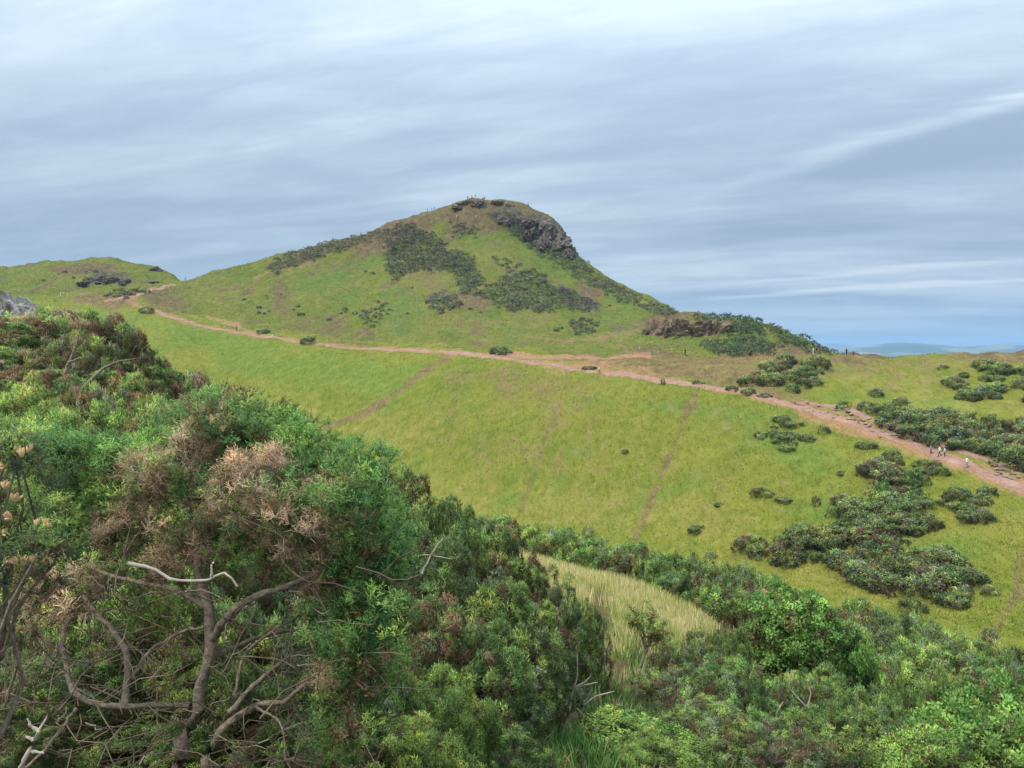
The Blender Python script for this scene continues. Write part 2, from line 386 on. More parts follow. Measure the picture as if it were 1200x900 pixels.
def bump(n, l, b, h, strength, dist):
    bp = nd(n, 'ShaderNodeBump'); bp.inputs['Strength'].default_value = strength; bp.inputs['Distance'].default_value = dist
    l.new(h, bp.inputs['Height']); l.new(bp.outputs[0], b.inputs['Normal'])

def ground_material(name='grassland', turf=(1.0, 1.0, 1.0)):
    m, n, l, b = material(name)
    n1 = noise(n, l, 0.05, 6, 0.62); n2 = noise(n, l, 0.35, 6, 0.65); n3 = noise(n, l, 2.2, 4, 0.7)
    streak = noise(n, l, 1.0, 5, 0.7, sc=(1.4, 0.45, 0.5))
    base = ramp(n, l, n1, [(0.32, (0.085, 0.118, 0.026)), (0.5, (0.145, 0.152, 0.030)), (0.66, (0.205, 0.180, 0.050))])
    base = mix(n, l, 0.55, base, ramp(n, l, n2, [(0.3, (0.085, 0.105, 0.022)), (0.5, (0.146, 0.150, 0.030)), (0.7, (0.220, 0.195, 0.062))]))
    lushc = ramp(n, l, n2, [(0.3, (0.075, 0.120, 0.030)), (0.55, (0.115, 0.160, 0.036)), (0.75, (0.170, 0.195, 0.062))])
    dryc = ramp(n, l, n2, [(0.3, (0.130, 0.138, 0.030)), (0.55, (0.190, 0.172, 0.050)), (0.75, (0.270, 0.215, 0.085))])
    heathc = ramp(n, l, n2, [(0.3, (0.095, 0.066, 0.040)), (0.5, (0.160, 0.108, 0.064)), (0.7, (0.200, 0.148, 0.078))])
    rockc = ramp(n, l, noise(n, l, 0.9, 7, 0.7), [(0.3, (0.030, 0.027, 0.022)), (0.5, (0.085, 0.074, 0.062)), (0.72, (0.20, 0.175, 0.15))])
    dirtc = ramp(n, l, n3, [(0.3, (0.200, 0.105, 0.068)), (0.6, (0.315, 0.172, 0.118)), (0.8, (0.400, 0.250, 0.180))])
    nz = mth(n, l, 'ADD', mth(n, l, 'MULTIPLY', n2, 0.6), mth(n, l, 'MULTIPLY', noise(n, l, 0.11, 6, 0.65), 0.4))
    def soft(name, lo=0.1, hi=0.95, k=3.0):
        a = attr(n, name).outputs['Fac']
        e = mth(n, l, 'ADD', a, mth(n, l, 'MULTIPLY', mth(n, l, 'SUBTRACT', nz, 0.5), k))
        mr = nd(n, 'ShaderNodeMapRange', interpolation_type='SMOOTHSTEP'); mr.inputs[1].default_value = lo; mr.inputs[2].default_value = hi
        l.new(e, mr.inputs[0]); g = mth(n, l, 'GREATER_THAN', a, 0.02); return mth(n, l, 'MULTIPLY', mr.outputs[0], g)
    c = mix(n, l, mth(n, l, 'MULTIPLY', soft('dry'), 0.75), base, dryc)
    c = mix(n, l, mth(n, l, 'MULTIPLY', soft('lush'), 0.70), c, lushc)
    c = mix(n, l, mth(n, l, 'MULTIPLY', soft('heath', 0.08, 0.8, 2.6), 0.95), c, heathc)
    c = mix(n, l, mth(n, l, 'MULTIPLY', soft('rock', 0.45, 0.85, 5.5), 0.9), c, rockc)
    c = mix(n, l, soft('dirt', 0.2, 0.95, 2.4), c, dirtc)
    c = mix(n, l, soft('litter', 0.2, 0.9), c, ramp(n, l, n3, [(0.3, (0.050, 0.036, 0.022)), (0.55, (0.105, 0.075, 0.045)), (0.75, (0.17, 0.13, 0.08))]))
    c = mix(n, l, 0.55, c, ramp(n, l, streak, [(0.32, (0.35, 0.38, 0.35)), (0.5, (0.95, 0.95, 0.95)), (0.66, (1.0, 1.0, 1.0))]), 'MULTIPLY')
    c = mix(n, l, 1.0, c, turf, 'MULTIPLY')
    l.new(c, b.inputs['Base Color']); b.inputs['Roughness'].default_value = 0.95; b.inputs['Specular IOR Level'].default_value = 0.05
    bump(n, l, b, mth(n, l, 'ADD', n2, mth(n, l, 'MULTIPLY', n3, 0.35)), 0.9, 0.5)
    return m
M_GROUND = ground_material('grassland', (1.13, 1.15, 0.85))
M_HILL = ground_material('hill_turf', (0.88, 0.92, 0.80))

def foliage_material(name, trans=0.40, jitter=0.25, rough=0.6):
    m, n, l, b = material(name)
    c = attr(n, 'tint').outputs['Color']
    oi = nd(n, 'ShaderNodeObjectInfo').outputs['Random']
    hsv = nd(n, 'ShaderNodeHueSaturation')
    hue = nd(n, 'ShaderNodeMapRange'); hue.inputs[3].default_value = 0.470; hue.inputs[4].default_value = 0.503; l.new(oi, hue.inputs[0])
    val = nd(n, 'ShaderNodeMapRange'); val.inputs[3].default_value = 1 - jitter; val.inputs[4].default_value = 1 + jitter
    l.new(mth(n, l, 'FRACT', mth(n, l, 'MULTIPLY', oi, 7.31)), val.inputs[0])
    l.new(hue.outputs[0], hsv.inputs['Hue']); l.new(val.outputs[0], hsv.inputs['Value']); l.new(c, hsv.inputs['Color'])
    l.new(hsv.outputs[0], b.inputs['Base Color']); b.inputs['Roughness'].default_value = rough; b.inputs['Specular IOR Level'].default_value = 0.25
    tr = nd(n, 'ShaderNodeBsdfTranslucent'); l.new(hsv.outputs[0], tr.inputs['Color'])
    ms = nd(n, 'ShaderNodeMixShader'); ms.inputs[0].default_value = trans
    l.new(b.outputs[0], ms.inputs[1]); l.new(tr.outputs[0], ms.inputs[2])
    out = next(x for x in n if x.type == 'OUTPUT_MATERIAL'); l.new(ms.outputs[0], out.inputs[0])
    return m
M_GORSE = foliage_material('gorse_needles')
M_LEAF = foliage_material('broad_leaves', 0.38, 0.12, 0.5)
M_GRASS = foliage_material('grass_blades', 0.5, 0.0, 1.0)
M_GRASS.node_tree.nodes['Principled BSDF'].inputs['Specular IOR Level'].default_value = 0.0
def solid(name, stops, scale=3.0, rough=0.85, bumpd=0.0, bs=0.6, detail=6):
    m, n, l, b = material(name)
    tcn = nd(n, 'ShaderNodeTexCoord').outputs['Object']
    f = noise(n, l, scale, detail, 0.65, vec=tcn)
    l.new(ramp(n, l, f, stops), b.inputs['Base Color']); b.inputs['Roughness'].default_value = rough
    if bumpd: bump(n, l, b, f, bs, bumpd)
    return m
M_BARK = solid('gorse_bark', [(0.3, (0.11, 0.085, 0.060)), (0.5, (0.235, 0.18, 0.125)), (0.7, (0.38, 0.30, 0.22))], 34, 0.9, 0.025, 1.0, 8)
M_TWIG = solid('brown_twig', [(0.3, (0.10, 0.07, 0.047)), (0.7, (0.25, 0.18, 0.125))], 9, 0.9)
M_PALE = solid('bleached_wood', [(0.3, (0.24, 0.19, 0.135)), (0.7, (0.47, 0.40, 0.31))], 14, 0.8, 0.004)
M_ROCK = solid('lichen_rock', [(0.25, (0.11, 0.10, 0.085)), (0.45, (0.27, 0.25, 0.215)), (0.6, (0.43, 0.405, 0.355)), (0.75, (0.56, 0.535, 0.48))], 6.0, 0.95, 0.12, 1.0, 9)
M_CRAG = solid('brown_crag', [(0.3, (0.038, 0.031, 0.025)), (0.5, (0.125, 0.098, 0.075)), (0.72, (0.25, 0.205, 0.16))], 4.0, 0.95, 0.12, 1.0, 9)
M_STONE = solid('path_stone', [(0.3, (0.17, 0.105, 0.075)), (0.6, (0.30, 0.205, 0.155)), (0.8, (0.42, 0.32, 0.26))], 2.0, 0.9, 0.04)
def path_material():
    m, n, l, b = material('trodden_earth')
    f1, f2, f3 = noise(n, l, 0.5, 5), noise(n, l, 3.0, 6, 0.7), noise(n, l, 0.12, 3)
    c = ramp(n, l, f1, [(0.3, (0.165, 0.080, 0.048)), (0.5, (0.285, 0.150, 0.098)), (0.7, (0.40, 0.245, 0.172))])
    c = mix(n, l, 0.5, c, ramp(n, l, f2, [(0.3, (0.13, 0.07, 0.045)), (0.5, (0.30, 0.168, 0.118)), (0.7, (0.45, 0.30, 0.235))]))
    l.new(c, b.inputs['Base Color']); b.inputs['Roughness'].default_value = 0.95
    bump(n, l, b, f2, 0.9, 0.15); return m
M_PATH = path_material()
def plain(name, c, rough=0.8):
    m, n, l, b = material(name); f = noise(n, l, 30, 3)
    l.new(ramp(n, l, f, [(0.3, tuple(v * 0.85 for v in c)), (0.7, tuple(min(1, v * 1.1) for v in c))]), b.inputs['Base Color']); b.inputs['Roughness'].default_value = rough
    return m

# ------------------------------------------------------------------ the ground sheets
litter = np.zeros_like(GZ)
near = GY < 55
pxn, pyn = PXX, PYY
litter = np.where(near, np.clip(1.2 - np.clip((GY - 9) / 9, 0, 1) * 1.2, 0.0, 1), 0)
for e in [(640, 830, 60, 40, 20), (700, 740, 22, 60, 0), (720, 780, 50, 26, 0), (860, 760, 50, 40, 0)]:
    litter = np.maximum(litter, ell(*e, warp=0.5) * near)
dry = np.where(near, np.clip(ell(690, 690, 130, 60, 20, warp=0.4) + 0.25, 0, 1), dry)
def ground_piece(name, r0, r1, mat=None):
    g = slice(r0, r1 + 1)
    v = np.stack([GX[g], GY[g], GZ[g]], -1).reshape(-1, 3)
    nr = r1 - r0 + 1
    i = np.arange(nr - 1)[:, None] * NA + np.arange(NA - 1)[None, :]
    f = np.stack([i, i + 1, i + NA + 1, i + NA], -1).reshape(-1, 4)
    at_ = {k: a[g] for k, a in (('rock', rock), ('heath', heath), ('lush', lush), ('dry', dry), ('dirt', dirt), ('litter', litter))}
    o = link(name, mesh_np(name, v, f, mat or M_GROUND, smooth=True, attrs=at_)); tag(o, kind='structure'); return o
ground_piece('ground', 0, ROW_VALLEY)
ground_piece('hillside', ROW_VALLEY, ROW_TOP)
ground_piece('hill', ROW_TOP, ROW_BACK + SEG[14], M_HILL)
ground_piece('lowland', ROW_BACK + SEG[14], NR - 1)

# far hills beyond the lowland
def far_hills(name, Y, pts, depth, seed):
    xs = np.linspace(pts[0][0], pts[-1][0], 120)
    ys = pchip([p[0] for p in pts], [p[1] for p in pts], xs)
    V = []
    NV = 18
    for k in range(NV):
        s = k / (NV - 1) * 2 - 1
        Yk = Y + s * depth
        for x, y in zip(xs, ys):
            a, t = ray(x, y)
            top = t * Y; base = -185.0
            prof = max(0, math.cos(s * math.pi / 2)) ** 0.8
            V.append((a * Y, Yk, base + (top - base) * prof))
    V = np.array(V)
    V[:, 2] += 12 * fbm(V[:, 0] / 500, V[:, 1] / 500, 4, seed)
    i = np.arange(NV - 1)[:, None] * 120 + np.arange(119)[None, :]
    f = np.stack([i, i + 1, i + 121, i + 120], -1).reshape(-1, 4)
    m, n, l, b = material(name + '_fields')
    vo = nd(n, 'ShaderNodeTexVoronoi'); vo.inputs['Scale'].default_value = 0.0035
    l.new(nd(n, 'ShaderNodeNewGeometry').outputs['Position'], vo.inputs['Vector'])
    sp = nd(n, 'ShaderNodeSeparateColor'); l.new(vo.outputs['Color'], sp.inputs[0])
    l.new(ramp(n, l, sp.outputs[0], [(0.2, (0.04, 0.06, 0.03)), (0.5, (0.08, 0.11, 0.04)), (0.8, (0.20, 0.19, 0.10))]), b.inputs['Base Color'])
    o = link('hills', mesh_np(name, V, f, m, smooth=True)); tag(o, kind='structure')
far_hills('near_range', 8500, [(800, 420), (930, 413), (990, 408.5), (1030, 404.5), (1055, 401), (1090, 403.5), (1115, 406.5), (1170, 405), (1230, 404), (1330, 409), (1450, 420)], 1500, 61)
far_hills('far_range', 17000, [(700, 420), (850, 411), (930, 404), (965, 401.5), (1000, 406), (1060, 409), (1120, 407), (1180, 403), (1230, 400), (1330, 404), (1500, 418)], 2500, 62)

# ------------------------------------------------------------------ paths
def to_line(pts, ymin=60, step=0.7):
    P = [ground_at(x, y, ymin) for x, y in pts]
    d = [0]
    for p, q in zip(P[:-1], P[1:]): d.append(d[-1] + (q - p).length)
    s = np.arange(0, d[-1], step)
    return np.stack([pchip(d, [p[k] for p in P], s) for k in (0, 1)], -1), s
def make_path(pts, widths, label_mesh, lift=0.14, seed=5):
    L, s = to_line(pts)
    n = len(L); T = np.gradient(L, axis=0); T /= np.linalg.norm(T, axis=1)[:, None]
    N = np.stack([-T[:, 1], T[:, 0]], -1)
    w = np.interp(np.linspace(0, 1, n), np.linspace(0, 1, len(widths)), widths)
    K = 15; V = []
    for i in range(n):
        wl_ = w[i] * (1 + 0.9 * fbm(np.array(s[i] / 3.5), np.array(0.3), 3, seed)); wr_ = w[i] * (1 + 0.9 * fbm(np.array(s[i] / 3.5), np.array(7.3), 3, seed + 3))
        for k in range(K):
            q = k / (K - 1) * 2 - 1
            off = q * (wl_ if q > 0 else wr_) * 0.5
            x, y = L[i] + N[i] * off
            edge = 1 - abs(q) ** 4
            z = ground_z(x, y) + lift * edge - 0.10 * (1 - edge)
            V.append((x, y, z))
    V = np.array(V)
    V[:, 2] += 0.07 * fbm(V[:, 0] / 0.9, V[:, 1] / 0.9, 3, seed + 9)
    i = np.arange(n - 1)[:, None] * K + np.arange(K - 1)[None, :]
    f = np.stack([i, i + 1, i + K + 1, i + K], -1).reshape(-1, 4)
    o = link('path', mesh_np('path', V, f, M_PATH, smooth=True)); tag(o, kind='structure'); return o, L, w
path_main, PL, PW = make_path(MAIN, [3.0, 2.2, 1.7, 1.7, 2.0, 2.6, 2.8, 2.6, 2.7, 3.0, 3.0, 2.8], 'main')
make_path([(122, 354), (150, 348), (172, 341), (190, 337), (206, 333)], [3.0, 4.0, 3.0], 'saddle', seed=15)
make_path([(553, 416), (600, 418.5), (660, 420), (720, 419), (758, 417.5)], [1.3, 1.2, 0.7], 'upper', seed=25)
make_path([(1245, 560), (1200, 556), (1160, 541), (1100, 520), (1062, 505), (1010, 485), (965, 475), (930, 471)], [1.6, 1.8, 1.8, 2.4, 2.2, 1.3], 'stony', seed=35)

# ------------------------------------------------------------------ rocks
def rock_mesh(name, seed, mat, sub=3, flat=1.0, rough=0.35, freq=2.0):
    import bmesh
    bm = bmesh.new(); bmesh.ops.create_icosphere(bm, subdivisions=sub, radius=1)
    r = np.random.default_rng(seed)
    planes = [(Vector(r.normal(size=3)).normalized(), r.uniform(0.45, 0.8)) for _ in range(9)]
    for v in bm.verts:
        for nrm, d in planes:
            e = v.co.dot(nrm) - d
            if e > 0: v.co -= nrm * e * 0.9
    for v in bm.verts:
        c = v.co
        k = 1 + rough * float(fbm(np.array(c.x * freq + seed), np.array(c.y * freq + c.z * freq * 0.8), 5, seed, 0.6))
        v.co = Vector((c.x * k, c.y * k, c.z * k * flat))
    me = bpy.data.meshes.new(name); bm.to_mesh(me); bm.free(); me.materials.append(mat)
    return me
ROCKS = [rock_mesh('rock', 100 + i, M_ROCK, 4, 1.0, 0.6, 3.0) for i in range(4)]
STONES = [rock_mesh('stone', 200 + i, M_STONE, 2, 0.45, 0.25) for i in range(5)]
CRAGS = [rock_mesh('rock', 300 + i, M_CRAG, 5, 0.8, 0.75, 3.2) for i in range(4)]
r2 = np.random.default_rng(5)
for i in range(90):     # slabs laid along the stony stretch of the path
    if i < 64: x = r2.uniform(945, 1070); yc = np.interp(x, [945, 1000, 1060, 1070], [474, 489, 514, 519]) + r2.normal() * 4
    else: x = r2.uniform(1165, 1205); yc = np.interp(x, [1165, 1200], [549, 560]) + r2.normal() * 4.5
    p = ground_at(x, yc)
    o = link('stone', STONES[i % 5], path_main, p + Vector((0, 0, 0.13)))
    s = r2.uniform(0.2, 0.62); o.scale = (s * r2.uniform(0.9, 1.4), s, s * r2.uniform(0.8, 1.7)); o.rotation_euler = (r2.normal() * 0.1, r2.normal() * 0.1, r2.uniform(0, 6.28))

M_KNOB = solid('brown_turfy_rock', [(0.3, (0.07, 0.05, 0.034)), (0.5, (0.16, 0.11, 0.07)), (0.72, (0.24, 0.18, 0.11))], 4.0, 0.95, 0.12, 1.0, 9)
def crag(pts, label, name='rock_outcrop', mat=None, sink=0.25):
    root = empty(name, ground_at(pts[0][0], pts[0][1])); tag(root, label, 'rock outcrop')
    for i, (x, y, sx, sy, sz) in enumerate(pts):
        p = ground_at(x, y)
        o = link('rock', CRAGS[i % 4], root, p - root.location - Vector((0, 0, sz * sink)))
        if mat: o.material_slots[0].link = 'OBJECT'; o.material_slots[0].material = mat
        o.scale = (sx, sy, sz); o.rotation_euler = (0, 0, r2.uniform(0, 6.28) if abs(sx - sy) < 1 else r2.normal() * 0.3)
crag([(800, 390, 10, 7, 7.0), (777, 391, 7, 6, 5.6), (824, 389, 9, 7, 6.6), (760, 392, 4.5, 4, 3.2), (846, 388, 6, 5, 4.4)], 'brown rounded rock outcrop below the steep right flank of the hill', mat=M_KNOB)
crag([(648, 274, 7, 6, 7), (636, 268, 6, 6, 5), (658, 288, 5, 5, 7), (622, 264, 6, 5, 4), (664, 294, 4, 4, 6), (640, 284, 5, 5, 6), (606, 262, 5, 4, 4), (620, 276, 5, 4, 5), (632, 288, 4, 4, 4), (590, 258, 5, 4, 3)], 'dark cliff of broken rock on the right shoulder of the summit')
crag([(110, 330, 6, 5, 3.2), (122, 328, 6, 5, 3.4), (136, 330, 6, 5, 3.0), (98, 333, 4, 4, 2), (150, 331, 4, 4, 2.2), (184, 317, 4, 4, 2.4), (178, 331, 4, 4, 2)], 'grey broken crag on the slope of the low hill beyond the saddle')
crag([(555, 234, 5.0, 5, 4.2), (563, 236, 4.5, 4, 3.0), (546, 237, 5, 4, 3.0), (583, 237, 5, 4, 2.6), (535, 241, 4, 4, 2.0), (598, 239, 4, 4, 2.0)], 'brown rocky knob at the very top of the hill', mat=M_KNOB, sink=0.62)

def near_rock(x, y, Y, s, i, label):
    p = at(x, y, Y); gz = ground_z(p.x, p.y)
    o = link('rock', ROCKS[i % 4], None, (p.x, p.y, (gz + p.z) / 2))
    h = max(0.25, (p.z - gz) * 0.62)
    o.scale = (s, s * 0.8, min(max(h, s * 0.55), s * 1.1)); o.rotation_euler = (0, 0, i * 1.3)
    tag(o, label, 'rock', 'pale rocks among the gorse'); return o
near_rock(-10, 350, 15.0, 0.8, 1, 'largest pale lichen-covered rock at the top of the gorse bank')
near_rock(28, 342, 14.6, 0.62, 0, 'pale lichen-covered rock with a sloping top beside the largest rock')
near_rock(55, 346, 14.4, 0.40, 3, 'pale grey rock in the row at the top of the gorse bank')
for i, (x, y, Y, s) in enumerate([(x, y + 2, Y - 0.3, s * 0.62) for x, y, Y, s in [(72, 338, 14.2, 0.38), (95, 385, 12.6, 0.45), (138, 414, 12.3, 0.40), (130, 402, 12.6, 0.36), (148, 432, 11.8, 0.34), (110, 438, 11.4, 0.42), (95, 424, 11.6, 0.4), (140, 455, 11.2, 0.3), (60, 375, 13.0, 0.45)]]):
    near_rock(x, y, Y, s, i, 'small pale rock showing between the gorse branches on the bank')

# ------------------------------------------------------------------ foliage machinery
def unit(v): return v / np.maximum(np.linalg.norm(v, axis=-1, keepdims=True), 1e-9)
def puff(r, n, width, shoots=0, spread=0.9, leaf=False, length=0.5):
    """a clump template along +Z, unit size: (n*k,3) verts and tone"""
    V, T = [], []
    if shoots:
        dirs = unit(np.stack([r.normal(size=shoots) * spread, r.normal(size=shoots) * spread, np.abs(r.normal(size=shoots)) * 0.6 + 0.5], -1))
    for i in range(n):
        if shoots:
            d = dirs[i % shoots]; s = (i // shoots + r.uniform(0, 1)) / (n / shoots)
            p0 = d * s * 0.85
            nd_ = unit(d * 0.75 + unit(r.normal(size=3)) * 0.85); Ln = length * (1 - 0.5 * s) * 0.62
        else:
            d = unit(np.array([r.normal() * spread, r.normal() * spread, abs(r.normal()) * 0.7 + 0.25])); s = r.uniform(0.05, 0.75)
            p0 = d * s; nd_ = unit(d * 0.9 + r.normal(size=3) * 0.45); Ln = length * r.uniform(0.7, 1.2)
        side = unit(np.cross(nd_, r.normal(size=3)))
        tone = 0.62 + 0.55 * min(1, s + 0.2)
        if leaf:
            mid = p0 + nd_ * Ln * 0.5; nn = np.cross(side, nd_) * width * 0.25
            V += [p0, mid + side * width + nn, p0 + nd_ * Ln, p0, p0 + nd_ * Ln, mid - side * width + nn]
            T += [tone] * 6
        else:
            V += [p0 - side * width, p0 + side * width, p0 + nd_ * Ln]; T += [tone * 0.38, tone * 0.38, tone * 1.95]  # dark bases, bright tips: shade of the gaps and lit tips painted into the tint
    return np.array(V), np.array(T)
def clumps_mesh(name, P, D, S, C, templates, mat, r, N=None):
    P, D, S, C = np.asarray(P, float), unit(np.asarray(D, float)), np.asarray(S, float), np.asarray(C, float)
    which = r.integers(0, len(templates), len(P))
    VV, CC, NN = [], [], []
    for t, (tv, tt) in enumerate(templates):
        m = which == t
        if not m.any(): continue
        d = D[m]; h = unit(r.normal(size=d.shape)); x = unit(np.cross(d, h)); y = np.cross(d, x)
        v = (tv[None, :, 0, None] * x[:, None] + tv[None, :, 1, None] * y[:, None] + tv[None, :, 2, None] * d[:, None]) * S[m][:, None, None] + P[m][:, None]
        c = C[m][:, None, :] * tt[None, :, None]
        if N is not None: NN.append((N[m][:, None] * 0.9 + unit(v - P[m][:, None]) * 0.6 + r.normal(size=v.shape) * 0.22).reshape(-1, 3))
        VV.append(v.reshape(-1, 3)); CC.append(c.reshape(-1, 3))
    V, Cc = np.concatenate(VV), np.concatenate(CC)
    fc = np.arange(len(V)).reshape(-1, 3)
    if N is not None:       # wind every needle so that its front looks out of the clump
        Nn = unit(np.concatenate(NN)); T3 = V.reshape(-1, 3, 3)
        flip = np.einsum('ij,ij->i', np.cross(T3[:, 1] - T3[:, 0], T3[:, 2] - T3[:, 0]), Nn.reshape(-1, 3, 3).sum(1)) < 0
        fc[flip] = fc[flip][:, [0, 2, 1]]
    me = mesh_np(name, V, fc, mat, cols=Cc, smooth=True)
    if N is not None: me.normals_split_custom_set_from_vertices(Nn.astype(np.float32))
    return me
class Tubes:
    def __init__(s): s.v, s.f, s.n = [], [], 0
    def add(s, pts, radii, k=5):
        pts = [np.asarray(p, float) for p in pts]; m = len(pts)
        for i in range(m):
            t = unit(pts[min(i + 1, m - 1)] - pts[max(i - 1, 0)])
            a = unit(np.cross(t, [0.31, 0.2, 0.93] if abs(t[2]) < 0.9 else [1, 0, 0])); b = np.cross(t, a)
            r = radii if np.isscalar(radii) else radii[i]
            for q in range(k):
                an = 2 * math.pi * q / k; s.v.append(pts[i] + (a * math.cos(an) + b * math.sin(an)) * r)
        for i in range(m - 1):
            for q in range(k):
                A0, B0 = s.n + i * k + q, s.n + i * k + (q + 1) % k
                s.f.append((A0, B0, B0 + k, A0 + k))
        s.n += m * k
    def mesh(s, name, mat): return mesh_np(name, np.array(s.v), np.array(s.f), mat, smooth=True)
def wiggle(r, p, q, n, amp):
    p, q = np.asarray(p, float), np.asarray(q, float)
    t = np.linspace(0, 1, n)[:, None]
    w = np.cumsum(r.normal(size=(n, 3)), axis=0); w -= w[0] + (w[-1] - w[0]) * t
    return p + (q - p) * t + w * amp * np.linalg.norm(q - p) / math.sqrt(n)

G_DARK, G_MID, G_LITE, G_YEL = (np.array(c) for c in ((0.125, 0.225, 0.070), (0.215, 0.350, 0.090), (0.325, 0.470, 0.105), (0.42, 0.47, 0.115)))
G_GREY = np.array((0.225, 0.285, 0.148))
DEAD, DEAD_L = np.array((0.185, 0.118, 0.058)), np.array((0.36, 0.25, 0.135))
TAN = np.array((0.42, 0.31, 0.15))
def lump_tint(r, mixture):
    """mixture: list of (colour, weight)"""
    w = np.array([m[1] for m in mixture], float); w /= w.sum()
    c = mixture[r.choice(len(mixture), p=w)][0]
    return c * r.uniform(0.8, 1.2)
MIX_GREEN = [(G_DARK, 2.4), (G_MID, 5), (G_LITE, 2.4), (G_GREY, 2), (DEAD, 0.8), (G_YEL, 0.4)]
MIX_BRIGHT = [(G_MID, 4), (G_LITE, 5), (G_YEL, 1.2), (DEAD_L, 0.3)]
MIX_DEAD = [(DEAD, 4), (DEAD_L, 3), (G_MID, 1)]
MIX_BROWN = [(DEAD, 4), (G_MID, 3), (G_DARK, 3), (DEAD_L, 1), (G_GREY, 1)]
MIX_FLOWER = [(G_MID, 3), (G_LITE, 2), (TAN, 2), (DEAD, 1)]
def lumps_to_clumps(r, lumps, clump, dens, centre=None, up=0.45, cover=-0.25):
    """lumps: (pos, radius, tint, outward). returns arrays for clumps_mesh"""
    P, D, S, C, NO = [], [], [], [], []
    for pos, rad, tint, outw in lumps:
        n = max(4, int(dens * rad * rad / (clump * clump)))
        d = unit(r.normal(size=(n * 2, 3)))
        keep = (d @ outw) > cover
        d = d[keep][:n]
        # flattened lump surface with broken depth
        P.append(pos + d * rad * r.uniform(0.62, 1.0, (len(d), 1)) * np.array([1, 1, 0.85]))
        D.append(d * 0.8 + np.array([0, 0, up]) + outw * 0.3 + r.normal(size=d.shape) * 0.15)
        S.append(clump * r.uniform(0.75, 1.25, len(d)))
        c = tint[None] * (r.uniform(0.35, 1.0, (len(d), 1)) + 0.62 * np.clip(d[:, 2:3] + 0.25, 0, 1))  # random tone, plus top light painted in: upward-facing clumps get a brighter tint
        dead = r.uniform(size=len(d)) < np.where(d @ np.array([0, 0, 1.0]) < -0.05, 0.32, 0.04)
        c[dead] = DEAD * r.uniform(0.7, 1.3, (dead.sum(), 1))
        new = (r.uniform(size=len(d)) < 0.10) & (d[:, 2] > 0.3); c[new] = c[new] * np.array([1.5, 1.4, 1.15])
        C.append(c); NO.append(unit(d + outw * 0.35 + np.array([0, 0, 0.45])))
    return [np.concatenate(a) for a in (P, D, S, C)], np.concatenate(NO)
def dome_lumps(r, rx, ry, h, lump, mixture, zc=0.32, irregular=0.16):
    area = 2 * math.pi * ((rx * ry) ** 0.8 + ((rx + ry) / 2 * h) ** 0.8) / 1.6
    n = int(area / (lump * lump * 2.3)); L = []
    ph = r.uniform(0, 10, 3)
    for i in range(n):
        z = r.uniform(-0.42, 1.0); an = r.uniform(0, 2 * math.pi); q = math.sqrt(max(0, 1 - z * z))
        d = np.array([q * math.cos(an), q * math.sin(an), z])
        wob = 1 + irregular * (math.sin(3 * an + ph[0]) + math.sin(5 * an + ph[1] + 3 * z)) * 0.6 + r.normal() * 0.075
        rad = lump * r.uniform(0.65, 1.3)
        pos = np.array([d[0] * (rx - lump * 0.5) * wob, d[1] * (ry - lump * 0.5) * wob, h * zc + d[2] * (h * (1 - zc) - lump * 0.4) * wob])
        if pos[2] < rad * 0.5: pos[2] = rad * r.uniform(0.4, 0.8)
        L.append((pos, rad, lump_tint(r, mixture), unit(d * np.array([1 / rx, 1 / ry, 1 / h]))))
    return L
def stems(r, lumps, mat, every=3, base_r=0.04, name='branches', k=5, base=(0, 0, -0.15)):
    t = Tubes()
    hubs = []
    for i in range(5):
        tip = lumps[r.integers(len(lumps))][0] * np.array([0.45, 0.45, 0.5])
        b = np.array(base) + np.append(r.normal(size=2) * 0.12, 0)
        pts = wiggle(r, b, tip, 6, 0.16); t.add(pts, np.linspace(base_r, base_r * 0.55, 6), k); hubs.append(tip); hubs.append(pts[3])
    hubs = np.array(hubs)
    for p, rad, c, o in lumps[::every]:
        hb = hubs[np.argmin(np.linalg.norm(hubs - p, axis=1))]
        pts = wiggle(r, hb, p + o * rad * 0.5, 5, 0.16); t.add(pts, np.linspace(base_r * 0.45, base_r * 0.12, 5), max(3, k - 2))
    return t.mesh(name, mat)
def gorse_proto(seed, rx, ry, h, lump, clump, dens, ntri, width, mixture, shoots=0, up=0.45, every=3, base_r=0.04, leaf=False, mat=None, zc=0.32, length=0.5):
    r = np.random.default_rng(seed)
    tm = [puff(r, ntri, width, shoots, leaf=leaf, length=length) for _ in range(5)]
    L = dome_lumps(r, rx, ry, h, lump, mixture, zc)
    arr, nrm = lumps_to_clumps(r, L, clump, dens, up=up)
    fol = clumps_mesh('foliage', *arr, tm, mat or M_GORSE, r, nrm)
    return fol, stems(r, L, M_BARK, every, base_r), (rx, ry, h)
def place(proto, name, X, Y, rx, ry, h, rot, label, cat, group=None, parts=True, z=None, sink=0.05):
    fol, br, (px_, py_, ph_) = proto
    zz = ground_z(X, Y) - sink if z is None else z
    s = (rx / px_, ry / py_, h / ph_)
    if not parts:
        o = link(name, fol); o.location = (X, Y, zz); o.scale = s; o.rotation_euler = (0, 0, rot); tag(o, label, cat, group); return o
    root = empty(name, (X, Y, zz)); root.scale = s; root.rotation_euler = (0, 0, rot); tag(root, label, cat, group)
    link('foliage', fol, root); link('branches', br, root)
    return root

